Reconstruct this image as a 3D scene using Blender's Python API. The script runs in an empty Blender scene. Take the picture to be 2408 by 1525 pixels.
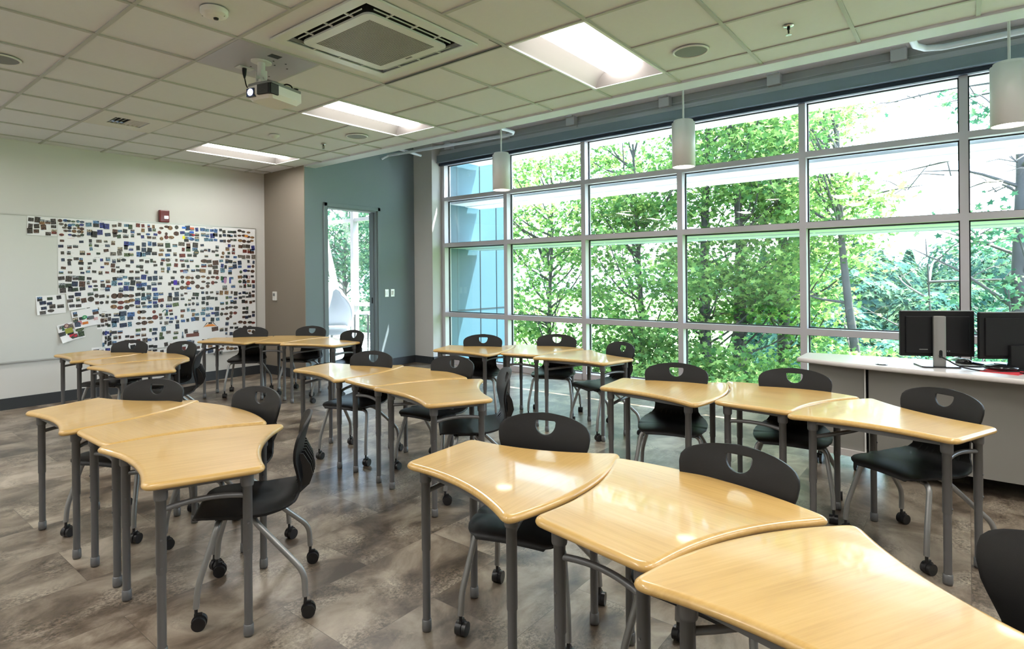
import bpy, bmesh, math, random
import numpy as np
from mathutils import Vector, Matrix
from mathutils.geometry import tessellate_polygon

random.seed(7)
C = bpy.context.scene.collection
PI = math.pi

# ------------------------------------------------------------------ materials
def newmat(name):
    m = bpy.data.materials.new(name); m.use_nodes = True
    nt = m.node_tree
    return m, nt, nt.nodes['Principled BSDF']

def mat(name, col, rough=.5, metal=0., spec=.5, coat=0., coatr=.05, emit=None, es=0., var=0., vscale=8., bump=0., bscale=200.):
    m, nt, b = newmat(name)
    b.inputs['Base Color'].default_value = (*col, 1)
    b.inputs['Roughness'].default_value = rough
    b.inputs['Metallic'].default_value = metal
    b.inputs['Specular IOR Level'].default_value = spec
    b.inputs['Coat Weight'].default_value = coat
    b.inputs['Coat Roughness'].default_value = coatr
    if emit:
        b.inputs['Emission Color'].default_value = (*emit, 1)
        b.inputs['Emission Strength'].default_value = es
    tc = None
    if var or bump:
        tc = nt.nodes.new('ShaderNodeTexCoord')
    if var:
        n = nt.nodes.new('ShaderNodeTexNoise'); n.inputs['Scale'].default_value = vscale; n.inputs['Detail'].default_value = 4
        nt.links.new(tc.outputs['Object'], n.inputs['Vector'])
        r = nt.nodes.new('ShaderNodeMapRange'); r.inputs['To Min'].default_value = 1 - var; r.inputs['To Max'].default_value = 1 + var
        nt.links.new(n.outputs['Fac'], r.inputs['Value'])
        mx = nt.nodes.new('ShaderNodeVectorMath'); mx.operation = 'SCALE'; mx.inputs[0].default_value = col
        nt.links.new(r.outputs[0], mx.inputs['Scale']); nt.links.new(mx.outputs[0], b.inputs['Base Color'])
    if bump:
        n = nt.nodes.new('ShaderNodeTexNoise'); n.inputs['Scale'].default_value = bscale; n.inputs['Detail'].default_value = 3
        nt.links.new(tc.outputs['Object'], n.inputs['Vector'])
        bp = nt.nodes.new('ShaderNodeBump'); bp.inputs['Strength'].default_value = bump; bp.inputs['Distance'].default_value = .002
        nt.links.new(n.outputs['Fac'], bp.inputs['Height']); nt.links.new(bp.outputs[0], b.inputs['Normal'])
    return m

def ramp(nt, stops):
    r = nt.nodes.new('ShaderNodeValToRGB')
    e = r.color_ramp.elements
    e[0].position, e[0].color = stops[0][0], (*stops[0][1], 1)
    e[1].position, e[1].color = stops[-1][0], (*stops[-1][1], 1)
    for p, c in stops[1:-1]:
        k = e.new(p); k.color = (*c, 1)
    return r

def floor_material():
    m, nt, b = newmat('stone_look_vinyl')
    N, Lk = nt.nodes, nt.links
    tc = N.new('ShaderNodeTexCoord')
    mp = N.new('ShaderNodeMapping'); mp.inputs['Rotation'].default_value = (0, 0, 0)
    Lk.new(tc.outputs['Object'], mp.inputs['Vector'])
    br = N.new('ShaderNodeTexBrick'); br.offset = .5
    br.inputs['Scale'].default_value = 1; br.inputs['Brick Width'].default_value = .914; br.inputs['Row Height'].default_value = .457
    br.inputs['Mortar Size'].default_value = .0012; br.inputs['Mortar Smooth'].default_value = .2
    br.inputs['Color1'].default_value = (0, 0, 0, 1); br.inputs['Color2'].default_value = (1, 1, 1, 1); br.inputs['Mortar'].default_value = (.5, .5, .5, 1)
    Lk.new(mp.outputs[0], br.inputs['Vector'])
    # every tile gets its own piece of the pattern
    off = N.new('ShaderNodeVectorMath'); off.operation = 'SCALE'; off.inputs['Scale'].default_value = 13.7
    Lk.new(br.outputs['Color'], off.inputs[0])
    add = N.new('ShaderNodeVectorMath'); add.operation = 'ADD'
    Lk.new(tc.outputs['Object'], add.inputs[0]); Lk.new(off.outputs[0], add.inputs[1])
    st = N.new('ShaderNodeMapping'); st.inputs['Scale'].default_value = (1, 1.25, 1)
    Lk.new(add.outputs[0], st.inputs['Vector'])
    n1 = N.new('ShaderNodeTexNoise'); n1.inputs['Scale'].default_value = 2.6; n1.inputs['Detail'].default_value = 9; n1.inputs['Roughness'].default_value = .62; n1.inputs['Distortion'].default_value = .5
    Lk.new(st.outputs[0], n1.inputs['Vector'])
    n2 = N.new('ShaderNodeTexNoise'); n2.inputs['Scale'].default_value = 60; n2.inputs['Detail'].default_value = 5; n2.inputs['Roughness'].default_value = .8
    Lk.new(st.outputs[0], n2.inputs['Vector'])
    n3 = N.new('ShaderNodeTexNoise'); n3.inputs['Scale'].default_value = 3.4; n3.inputs['Detail'].default_value = 4
    o3 = N.new('ShaderNodeVectorMath'); o3.operation = 'ADD'; o3.inputs[1].default_value = (31, 17, 5)
    Lk.new(add.outputs[0], o3.inputs[0]); Lk.new(o3.outputs[0], n3.inputs['Vector'])
    r1 = ramp(nt, [(.35, (.060, .042, .029)), (.45, (.140, .106, .076)), (.53, (.245, .198, .150)), (.66, (.39, .335, .265))])
    Lk.new(n1.outputs['Fac'], r1.inputs['Fac'])
    r2 = ramp(nt, [(.40, (.38, .38, .38)), (.60, (1.30, 1.30, 1.30))])
    Lk.new(n2.outputs['Fac'], r2.inputs['Fac'])
    mk = N.new('ShaderNodeMapRange'); mk.inputs['From Min'].default_value = .46; mk.inputs['From Max'].default_value = .58
    Lk.new(n3.outputs['Fac'], mk.inputs['Value'])
    m1 = N.new('ShaderNodeMix'); m1.data_type = 'RGBA'; m1.blend_type = 'MULTIPLY'
    Lk.new(mk.outputs[0], m1.inputs['Factor']); Lk.new(r1.outputs[0], m1.inputs['A']); Lk.new(r2.outputs[0], m1.inputs['B'])
    # tile to tile brightness
    tb = N.new('ShaderNodeMapRange'); tb.inputs['To Min'].default_value = .80; tb.inputs['To Max'].default_value = 1.16
    Lk.new(br.outputs['Color'], tb.inputs['Value'])
    sc = N.new('ShaderNodeVectorMath'); sc.operation = 'SCALE'
    Lk.new(m1.outputs['Result'], sc.inputs[0]); Lk.new(tb.outputs[0], sc.inputs['Scale'])
    m2 = N.new('ShaderNodeMix'); m2.data_type = 'RGBA'; m2.inputs['B'].default_value = (.09, .07, .055, 1)
    Lk.new(br.outputs['Fac'], m2.inputs['Factor']); Lk.new(sc.outputs[0], m2.inputs['A'])
    Lk.new(m2.outputs['Result'], b.inputs['Base Color'])
    rr = N.new('ShaderNodeMapRange'); rr.inputs['To Min'].default_value = .24; rr.inputs['To Max'].default_value = .42
    Lk.new(n2.outputs['Fac'], rr.inputs['Value']); Lk.new(rr.outputs[0], b.inputs['Roughness'])
    b.inputs['Specular IOR Level'].default_value = .6
    bp = N.new('ShaderNodeBump'); bp.inputs['Strength'].default_value = .12; bp.inputs['Distance'].default_value = .002
    Lk.new(n2.outputs['Fac'], bp.inputs['Height']); Lk.new(bp.outputs[0], b.inputs['Normal'])
    return m

def maple_material():
    m, nt, b = newmat('maple_laminate')
    N, Lk = nt.nodes, nt.links
    tc = N.new('ShaderNodeTexCoord')
    oi = N.new('ShaderNodeObjectInfo')
    ad = N.new('ShaderNodeVectorMath'); ad.operation = 'ADD'
    sc = N.new('ShaderNodeVectorMath'); sc.operation = 'SCALE'; sc.inputs[0].default_value = (3.1, 7.7, 1.3)
    Lk.new(oi.outputs['Random'], sc.inputs['Scale'])
    Lk.new(tc.outputs['Object'], ad.inputs[0]); Lk.new(sc.outputs[0], ad.inputs[1])
    mp = N.new('ShaderNodeMapping'); mp.inputs['Scale'].default_value = (2.2, 55, 55)
    Lk.new(ad.outputs[0], mp.inputs['Vector'])
    n1 = N.new('ShaderNodeTexNoise'); n1.inputs['Scale'].default_value = 1.6; n1.inputs['Detail'].default_value = 5; n1.inputs['Roughness'].default_value = .6
    Lk.new(mp.outputs[0], n1.inputs['Vector'])
    mp2 = N.new('ShaderNodeMapping'); mp2.inputs['Scale'].default_value = (2.2, 5, 5)
    Lk.new(ad.outputs[0], mp2.inputs['Vector'])
    n2 = N.new('ShaderNodeTexNoise'); n2.inputs['Scale'].default_value = 1.3; n2.inputs['Detail'].default_value = 3
    Lk.new(mp2.outputs[0], n2.inputs['Vector'])
    r = ramp(nt, [(.30, (.47, .285, .085)), (.5, (.58, .37, .125)), (.72, (.65, .44, .17))])
    mx = N.new('ShaderNodeMath'); mx.operation = 'MULTIPLY_ADD'; mx.inputs[1].default_value = .5
    m5 = N.new('ShaderNodeMath'); m5.operation = 'MULTIPLY'; m5.inputs[1].default_value = .5
    Lk.new(n2.outputs['Fac'], m5.inputs[0])
    Lk.new(n1.outputs['Fac'], mx.inputs[0]); Lk.new(m5.outputs[0], mx.inputs[2])
    Lk.new(mx.outputs[0], r.inputs['Fac']); Lk.new(r.outputs[0], b.inputs['Base Color'])
    b.inputs['Roughness'].default_value = .30
    b.inputs['Specular IOR Level'].default_value = .5
    b.inputs['Coat Weight'].default_value = .35; b.inputs['Coat Roughness'].default_value = .045
    return m

def leaf_material(name, c1, c2, c3, trans=.5):
    m = bpy.data.materials.new(name); m.use_nodes = True
    nt = m.node_tree; N, Lk = nt.nodes, nt.links
    N.remove(N['Principled BSDF'])
    out = N['Material Output']
    g = N.new('ShaderNodeNewGeometry')
    r = ramp(nt, [(0, c1), (.5, c2), (1, c3)])
    Lk.new(g.outputs['Random Per Island'], r.inputs['Fac'])
    d = N.new('ShaderNodeBsdfDiffuse'); t = N.new('ShaderNodeBsdfTranslucent')
    mx = N.new('ShaderNodeMixShader'); mx.inputs[0].default_value = trans
    Lk.new(r.outputs[0], d.inputs['Color']); Lk.new(r.outputs[0], t.inputs['Color'])
    Lk.new(d.outputs[0], mx.inputs[1]); Lk.new(t.outputs[0], mx.inputs[2]); Lk.new(mx.outputs[0], out.inputs['Surface'])
    return m

def glass_material():
    m = bpy.data.materials.new('window_glass'); m.use_nodes = True
    nt = m.node_tree; N, Lk = nt.nodes, nt.links
    N.remove(N['Principled BSDF']); out = N['Material Output']
    t = N.new('ShaderNodeBsdfTransparent'); t.inputs['Color'].default_value = (.93, .968, .985, 1)
    g = N.new('ShaderNodeBsdfGlossy'); g.inputs['Roughness'].default_value = .0; g.inputs['Color'].default_value = (1, 1, 1, 1)
    ge = N.new('ShaderNodeNewGeometry'); dt = N.new('ShaderNodeVectorMath'); dt.operation = 'DOT_PRODUCT'
    Lk.new(ge.outputs['Normal'], dt.inputs[0]); Lk.new(ge.outputs['Incoming'], dt.inputs[1])
    def mth(op, a, b_=None):
        q = N.new('ShaderNodeMath'); q.operation = op
        if hasattr(a, 'links'): Lk.new(a, q.inputs[0])
        else: q.inputs[0].default_value = a
        if b_ is not None: q.inputs[1].default_value = b_
        return q.outputs[0]
    k1 = mth('ABSOLUTE', dt.outputs['Value']); k2 = mth('SUBTRACT', k1, 1.0); k3 = mth('ABSOLUTE', k2); k4 = mth('POWER', k3, 5.0); k5 = mth('MULTIPLY', k4, .93)
    f = N.new('ShaderNodeMath'); f.operation = 'ADD'; f.inputs[1].default_value = .035; Lk.new(k5, f.inputs[0])
    mx = N.new('ShaderNodeMixShader')
    Lk.new(f.outputs[0], mx.inputs[0]); Lk.new(t.outputs[0], mx.inputs[1]); Lk.new(g.outputs[0], mx.inputs[2]); Lk.new(mx.outputs[0], out.inputs['Surface'])
    return m

def print_material():
    m, nt, b = newmat('printed_photos')
    N, Lk = nt.nodes, nt.links
    a = N.new('ShaderNodeAttribute'); a.attribute_name = 'Col'
    tc = N.new('ShaderNodeTexCoord')
    n = N.new('ShaderNodeTexNoise'); n.inputs['Scale'].default_value = 75; n.inputs['Detail'].default_value = 3
    Lk.new(tc.outputs['Object'], n.inputs['Vector'])
    r = N.new('ShaderNodeMapRange'); r.inputs['From Min'].default_value = .38; r.inputs['From Max'].default_value = .66; r.inputs['To Min'].default_value = .15; r.inputs['To Max'].default_value = 1.9
    Lk.new(n.outputs['Fac'], r.inputs['Value'])
    s = N.new('ShaderNodeVectorMath'); s.operation = 'SCALE'
    Lk.new(a.outputs['Color'], s.inputs[0]); Lk.new(r.outputs[0], s.inputs['Scale'])
    Lk.new(s.outputs[0], b.inputs['Base Color']); b.inputs['Roughness'].default_value = .4
    return m

def flat_print_material():
    m, nt, b = newmat('coloured_print')
    a = nt.nodes.new('ShaderNodeAttribute'); a.attribute_name = 'Col'
    nt.links.new(a.outputs['Color'], b.inputs['Base Color']); b.inputs['Roughness'].default_value = .55
    return m

M = {}
M['floor'] = floor_material()
M['maple'] = maple_material()
M['tile'] = mat('ceiling_tile', (.71, .72, .75), .9, var=.02, vscale=40, bump=.15, bscale=400)
M['tee'] = mat('ceiling_tee', (.44, .45, .42), .5)
M['trimwhite'] = mat('white_painted_trim', (.66, .70, .77), .5)
M['deck'] = mat('upper_ceiling_paint', (.34, .36, .37), .8)
M['wallboard'] = mat('off_white_wall_paint', (.62, .615, .585), .75, bump=.1, bscale=300)
M['taupe'] = mat('taupe_wall_paint', (.235, .20, .16), .75, bump=.1, bscale=300)
M['taupe_skylit'] = mat('taupe_paint_skylight_tint', (.185, .228, .250), .7, bump=.1, bscale=300)  # taupe wall with the blue cast of the skylight put into its colour
M['colwhite'] = mat('pale_column_paint', (.56, .55, .53), .7)
M['base'] = mat('dark_rubber_base', (.030, .034, .038), .5)
M['alum'] = mat('window_aluminium', (.56, .53, .57), .35, metal=.2)
M['shadebox'] = mat('grey_blue_shade_box', (.22, .28, .32), .4, metal=.2)
M['shade'] = mat('header_recess_shadow', (.018, .030, .055), .6)  # colour of the shadow in the recess under the header box
M['beamwhite'] = mat('white_steel_flange', (.86, .87, .95), .6)
M['wallgrey'] = mat('grey_upper_wall', (.36, .37, .39), .7)
M['beam'] = mat('painted_steel_beam', (.50, .52, .56), .5)
M['gasket'] = mat('black_gasket', (.012, .015, .018), .5)
M['glass'] = glass_material()
M['board'] = mat('whiteboard_enamel', (.61, .63, .60), .16, coat=.3, var=.015, vscale=2)
M['boardframe'] = mat('board_aluminium', (.55, .55, .52), .35, metal=.6)
M['paper'] = mat('white_paper', (.80, .81, .82), .8)
M['photo'] = print_material()
M['print'] = flat_print_material()
M['black'] = mat('black_chair_plastic', (.0075, .0075, .008), .42, spec=.34, bump=.25, bscale=900)
M['blackribs'] = mat('black_ribbed_plastic', (.012, .012, .012), .32)
M['silver'] = mat('silver_powder_coat', (.30, .30, .295), .33, metal=.55, spec=.5)
M['legpaint'] = mat('grey_powder_coat', (.155, .157, .16), .36, metal=.35)
M['caster'] = mat('caster_rubber', (.010, .010, .011), .35)
M['glossblack'] = mat('gloss_black', (.008, .008, .009), .18)
M['matteblack'] = mat('matt_black', (.006, .0065, .0075), .5, spec=.3)
M['chrome'] = mat('bright_metal', (.7, .7, .68), .2, metal=1)
M['whiteplastic'] = mat('white_plastic', (.72, .72, .69), .35)
M['acplastic'] = mat('ac_white_plastic', (.68, .72, .68), .35)
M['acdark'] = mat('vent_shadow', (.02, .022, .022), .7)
M['grille'] = mat('grille_grey', (.07, .078, .07), .6)
M['warmplastic'] = mat('warm_white_plastic', (.62, .60, .55), .4)
M['laminate'] = mat('pale_counter_laminate', (.60, .565, .55), .28, var=.02, vscale=30)
M['panel'] = mat('grey_counter_panel', (.255, .245, .225), .55, bump=.2, bscale=500)
M['red'] = mat('red_alarm_plastic', (.13, .006, .006), .3, coat=.4)
M['clear'] = mat('strobe_lens', (.75, .8, .85), .1, emit=(.9, .95, 1), es=.25)
M['lamp'] = mat('lamp_lens', (.9, .88, .8), .4, emit=(1, .965, .93), es=11.)
M['reflector'] = mat('troffer_reflector', (.22, .205, .195), .5)
M['pendantwhite'] = mat('pendant_white', (.62, .62, .60), .38)
M['pendantglow'] = mat('pendant_lens', (.9, .8, .7), .4, emit=(1, .84, .70), es=8.)
M['lens'] = mat('projector_lens_light', (.6, .55, .9), .1, emit=(.78, .72, 1), es=5)
M['speaker'] = mat('speaker_grille', (.20, .21, .205), .6)
M['fin'] = mat('blue_grey_cladding', (.045, .105, .145), .35)
M['shelf'] = mat('white_sunshade', (.80, .86, .88), .35)
M['bark'] = mat('tree_bark', (.075, .07, .068), .9, var=.4, vscale=6, bump=.5, bscale=30)
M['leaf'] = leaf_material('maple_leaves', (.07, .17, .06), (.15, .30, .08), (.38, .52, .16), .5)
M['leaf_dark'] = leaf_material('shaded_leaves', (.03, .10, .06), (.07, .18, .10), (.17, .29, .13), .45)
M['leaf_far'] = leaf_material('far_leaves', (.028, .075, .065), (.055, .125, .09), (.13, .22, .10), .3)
M['grass'] = mat('meadow_ground', (.10, .19, .05), .9, var=.4, vscale=.2)
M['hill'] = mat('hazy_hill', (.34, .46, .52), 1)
M['concrete'] = mat('lounge_floor', (.62, .64, .64), .3)
M['fabric'] = mat('white_lounge_fabric', (.62, .66, .72), .8)
M['redpaper'] = mat('red_folder', (.60, .035, .05), .5)
M['bluedev'] = mat('dark_blue_plastic', (.02, .04, .09), .25)

# ------------------------------------------------------------------ mesh builder
class MB:
    def __init__(s): s.v = []; s.f = []; s.sm = []; s.mi = []; s.cur = 0
    def add(s, vs, fs, smooth=False):
        o = len(s.v); s.v += [tuple(p) for p in vs]
        for f in fs:
            s.f.append(tuple(o + i for i in f)); s.sm.append(smooth); s.mi.append(s.cur)
    def box(s, a, b, bev=0.):
        x0, y0, z0 = [min(p, q) for p, q in zip(a, b)]; x1, y1, z1 = [max(p, q) for p, q in zip(a, b)]
        if bev <= 0:
            s.add([(x0,y0,z0),(x1,y0,z0),(x1,y1,z0),(x0,y1,z0),(x0,y0,z1),(x1,y0,z1),(x1,y1,z1),(x0,y1,z1)],
                  [(3,2,1,0),(4,5,6,7),(0,1,5,4),(1,2,6,5),(2,3,7,6),(3,0,4,7)])
        else:
            bm = bmesh.new(); bmesh.ops.create_cube(bm, size=1)
            for v in bm.verts:
                v.co = Vector(((x0+x1)/2 + v.co.x*(x1-x0), (y0+y1)/2 + v.co.y*(y1-y0), (z0+z1)/2 + v.co.z*(z1-z0)))
            bmesh.ops.bevel(bm, geom=bm.edges[:], offset=bev, segments=2, affect='EDGES', profile=.6)
            s.frombm(bm)
        return s
    def frombm(s, bm, smooth=False, M4=None):
        if M4 is not None: bmesh.ops.transform(bm, matrix=M4, verts=bm.verts)
        bm.verts.index_update()
        s.add([v.co[:] for v in bm.verts], [[v.index for v in f.verts] for f in bm.faces], smooth); bm.free()
    def tube(s, pts, r, n=12, caps=True, closed=False):
        pts = [Vector(p) for p in pts]; rr = r if isinstance(r, (list, tuple)) else [r]*len(pts)
        t0 = (pts[1]-pts[0]).normalized()
        u = t0.orthogonal().normalized(); rings = []
        for i, p in enumerate(pts):
            if i == 0: t = (pts[1]-pts[0])
            elif i == len(pts)-1: t = (pts[-1]-pts[-2])
            else: t = (pts[i+1]-p).normalized() + (p-pts[i-1]).normalized()
            t = t.normalized(); u = (u - t*u.dot(t)).normalized(); w = t.cross(u)
            rings.append([p + (u*math.cos(2*PI*k/n) + w*math.sin(2*PI*k/n))*rr[i] for k in range(n)])
        vs = [q for R in rings for q in R]; fs = []
        for i in range(len(pts)-1):
            for k in range(n):
                a = i*n+k; b = i*n+(k+1) % n; fs.append((a, b, b+n, a+n))
        s.add(vs, fs, True)
        if caps:
            s.add(rings[0], [tuple(reversed(range(n)))]); s.add(rings[-1], [tuple(range(n))])
        return s
    def cyl(s, c, r, z0, z1, n=24, r1=None):
        r1 = r if r1 is None else r1
        return s.tube([(c[0], c[1], z0), (c[0], c[1], z1)], [r, r1], n)
    def lathe(s, c, prof, n=32):
        # profile of (radius, z); radius 0 closes
        vs = []; idx = []
        for r, z in prof:
            if r <= 1e-6: idx.append([len(vs)]*n); vs.append((c[0], c[1], z))
            else:
                idx.append(list(range(len(vs), len(vs)+n)))
                vs += [(c[0]+r*math.cos(2*PI*k/n), c[1]+r*math.sin(2*PI*k/n), z) for k in range(n)]
        fs = []
        for a, b in zip(idx[:-1], idx[1:]):
            for k in range(n):
                q = [a[k], a[(k+1) % n], b[(k+1) % n], b[k]]; q2 = []
                for i in q:
                    if i not in q2: q2.append(i)
                if len(q2) > 2: fs.append(tuple(q2))
        s.add(vs, fs, True); return s
    def prism(s, poly, z0, z1, smooth=False):
        n = len(poly)
        s.add([(x, y, z0) for x, y in poly] + [(x, y, z1) for x, y in poly],
              [tuple(reversed(range(n))), tuple(range(n, 2*n))] + [(i, (i+1) % n, n+(i+1) % n, n+i) for i in range(n)], smooth)
        return s
    def build(s, name, m, parent=None, kind=None, matrix=None):
        me = bpy.data.meshes.new(name); me.from_pydata(s.v, [], s.f)
        me.polygons.foreach_set('use_smooth', s.sm)
        for x in (m if isinstance(m, (list, tuple)) else [m]): me.materials.append(M[x])
        if any(s.mi): me.polygons.foreach_set('material_index', s.mi)
        me.update()
        o = bpy.data.objects.new(name, me); C.objects.link(o)
        if parent: o.parent = parent
        if kind: o['kind'] = kind
        if matrix is not None: o.matrix_local = matrix
        return o

def smooth_by_angle(o, deg=40):
    # sharpen hard edges so round parts shade smoothly
    me = o.data; bm = bmesh.new(); bm.from_mesh(me)
    for f in bm.faces: f.smooth = True
    for e in bm.edges:
        if len(e.link_faces) == 2 and e.calc_face_angle() > math.radians(deg): e.smooth = False
    bm.to_mesh(me); bm.free(); me.update()
    return o

def tag(o, label=None, cat=None, group=None, kind=None):
    if label: o['label'] = label
    if cat: o['category'] = cat
    if group: o['group'] = group
    if kind: o['kind'] = kind
    return o
def empty(name, loc=(0, 0, 0), rz=0., label=None, cat=None, group=None, kind=None):
    o = bpy.data.objects.new(name, None); C.objects.link(o); o.location = loc; o.rotation_euler = (0, 0, rz)
    o.empty_display_size = .1
    return tag(o, label, cat, group, kind)
def kids(o): return [c for c in bpy.data.objects if c.parent == o]
def tree_of(o): return (o, [tree_of(c) for c in kids(o)])
def copy_tree(t, parent=None):
    o, ch = t; c = o.copy(); C.objects.link(c); c.parent = parent
    for k in ch: copy_tree(k, c)
    return c
def rot(x, y, th): c, s = math.cos(th), math.sin(th); return (c*x - s*y, s*x + c*y)

# ------------------------------------------------------------------ room dimensions
HC = 2.952            # tile ceiling
XW = 6.90             # inside face of the window framing
YB = 8.10             # whiteboard wall
YD = 7.06             # doorway wall
XT = 4.60             # ceiling edge / taupe return wall
XL, YF = -2.6, -3.4   # unseen left wall and rear wall
HT = 3.95             # upper deck over the window strip

# floor
b = MB(); b.box((XL-.2, YF-.2, -.12), (4.78, YB+.15, 0)); b.box((4.78, YF-.2, -.12), (7.05, YD+.17, 0)); b.build('floor', 'floor', kind='structure')
# walls
b = MB(); b.box((XL-.2, YB, 0), (XT+.02, YB+.15, HC+.1)); b.build('wall_back', 'wallboard', kind='structure')
b = MB(); b.box((XT+.02, YD+.17, 0), (XT+.17, YB+.15, HT)); b.box((XT+.02, YD, 0), (XT+.03, YD+.17, HT)); b.build('wall_return', 'taupe', kind='structure')
b = MB(); b.box((XL-.15, YF, 0), (XL, YB, HC+.1)); b.build('wall_left', 'wallboard', kind='structure')
b = MB(); b.box((XL-.15, YF-.15, 0), (7.05, YF, HT)); b.build('wall_front', 'wallboard', kind='structure')
# doorway wall with its opening
DX0, DX1, DZ = 4.985, 5.905, 2.425
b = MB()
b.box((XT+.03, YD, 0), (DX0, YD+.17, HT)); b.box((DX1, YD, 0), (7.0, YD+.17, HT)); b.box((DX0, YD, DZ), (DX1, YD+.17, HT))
b.build('wall_door', 'taupe_skylit', kind='structure')
# pale column beside the glazing
b = MB(); b.box((6.69, 6.64, 0), (7.05, YD, HT)); b.build('wall_column', 'colwhite', kind='structure')
# baseboards
b = MB(); b.box((XL, YB-.012, 0), (XT+.02, YB, .125)); b.build('baseboard_back', 'base', kind='structure')
b = MB(); b.box((XT+.005, YD-.012, 0), (XT+.02, YB-.012, .125)); b.build('baseboard_return', 'base', kind='structure')
b = MB(); b.box((XT+.005, YD-.012, 0), (DX0-.06, YD, .115)); b.box((DX1+.06, YD-.012, 0), (6.69, YD, .115))
b.box((6.678, 6.628, 0), (6.69, YD-.012, .115)); b.box((6.678, 6.628, 0), (6.94, 6.64, .115)); b.build('baseboard_door', 'base', kind='structure')
# door frame
d1 = empty('door_1', (0, 0, 0), kind='structure')
b = MB()
for x0, x1 in ((DX0-.055, DX0), (DX1, DX1+.055)): b.box((x0, YD-.02, 0), (x1, YD, DZ+.055), .004)
b.box((DX0-.055, YD-.02, DZ), (DX1+.055, YD, DZ+.055), .004)
b.box((DX0-.0, YD, 0), (DX0+.02, YD+.17, DZ)); b.box((DX1-.02, YD, 0), (DX1, YD+.17, DZ)); b.box((DX0, YD, DZ-.02), (DX1, YD+.17, DZ))
b.box((DX1-.035, YD+.06, 0), (DX1-.02, YD+.11, DZ-.02))
b.build('door_frame', 'taupe_skylit', d1)
b = MB(); b.box((DX1-.038, YD+.07, 1.0), (DX1-.034, YD+.10, 1.09)); b.build('strike_plate', 'matteblack', d1)

# ceiling: tiles in one mesh with openings, tees as trim
GX0, GY0, S = 1.276-.6096*7, .554-.6096*7, .6096
def gx(i): return 1.276 + S*i
def gy(j): return .554 + S*j
# cells (i,j) left open or replaced
lights = [(3, 2), (3, 6), (3, 10), (0, -2), (-3, 2), (-3, 6), (-3, 10), (3, -2), (-3, -2), (-6, 2), (-6, 6), (-6, 10), (0, -5), (3, -5)]  # troffers labelled as added are unseen fill for the ambient light
holes = set()
for (i, j) in lights: holes |= {(i, j), (i+1, j)}
ac_cells = {(1, 3), (2, 3), (1, 4), (2, 4)}
b = MB(); T = MB()
for i in range(-7, 6):
    for j in range(-7, 14):
        x0, x1 = max(gx(i), XL), min(gx(i+1), XT+.015); y0, y1 = max(gy(j), YF), min(gy(j+1), YB)
        if x1-x0 < .02 or y1-y0 < .02 or (i, j) in holes: continue
        if x0 >= XT - .001: continue
        if (i, j) in {(1, 3), (2, 3), (1, 4), (2, 4)}: continue
        if (i, j) in {(1, 9)}: continue       # vent panel
        if (i, j) in {(1, 5)}: continue       # projector panel
        e = .012
        b.box((x0+e*0, y0, HC+.006), (x1, y1, HC+.03))
q0, q1, r0, r1 = 2.495-.415, 2.495+.415, 2.98-.415, 2.98+.415
for x0, x1, y0, y1 in ((gx(1), q0, gy(3), gy(5)), (q1, gx(3), gy(3), gy(5)), (q0, q1, gy(3), r0), (q0, q1, r1, gy(5))): b.box((x0, y0, HC+.006), (x1, y1, HC+.03))
ce = b.build('ceiling', 'tile', kind='structure')
b = MB()
w = .0115
for i in range(-7, 7):
    x = gx(i)
    if XL < x < XT:
        b.box((x-w, YF, HC-.002), (x+w, YB, HC+.006))
for j in range(-7, 14):
    y = gy(j)
    if YF < y < YB:
        segs = [(XL, XT+.015)]
        b.box((XL, y-w, HC-.003), (XT+.015, y+w, HC+.0055))
b.build('trim_1', 'tee', kind='structure')
# tees that would cross the lights / AC are hidden above their frames (frames sit just below)
b = MB(); b.box((4.615, YF, HC-.012), (4.80, YD, HC+.10), .004); b.box((4.66, YF, HC+.10), (4.79, YD, HT)); b.build('trim_2', 'trimwhite', kind='structure')
b = MB(); b.box((XL, YF, HT), (7.1, YB, HT+.1)); b.build('ceiling_upper', 'deck', kind='structure')
b = MB(); b.box((XL-.15, YF-.15, HC+.35), (4.66, YB+.15, HC+.4)); b.build('ceiling_plenum', 'deck', kind='structure')

# ------------------------------------------------------------------ window wall
mull = [6.60] + [5.321 - 1.3237*k for k in range(7)]   # centre lines
GXX = 7.01
zr = [(0, .085), (.757, .825), (1.882, 1.946), (2.630, 2.690), (3.215, 3.30)]
for k in range(7):
    ya, yb = mull[k], mull[k+1]
    hw = .032
    y1 = ya - (.032 if k else .032); y0 = yb + hw
    w_ = empty('window_%d' % (k+1), (0, 0, 0), kind='structure')
    b = MB()
    b.box((XW, yb-hw, 0), (7.05, yb+hw, 3.30))            # near side mullion
    if k == 0: b.box((XW, 6.568, 0), (7.05, 6.64, 3.30))
    for z0, z1 in zr: b.box((XW + (.0 if z0 else -.02), y0, z0), (7.05, y1, z1))
    b.build('window_frame', 'alum', w_)
    for r in range(4):
        za, zb = zr[r][1], zr[r+1][0]
        g = MB(); g.box((GXX, y0, za), (GXX+.008, y1, zb)); pn = g.build('pane', 'glass', w_)
        g = MB(); t = .011
        g.box((GXX-.012, y0, za), (GXX+.012, y0+t, zb)); g.box((GXX-.012, y1-t, za), (GXX+.012, y1, zb))
        g.box((GXX-.012, y0, za), (GXX+.012, y1, za+t)); g.box((GXX-.012, y0, zb-t), (GXX+.012, y1, zb))
        g.build('gasket', 'gasket', pn)
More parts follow.
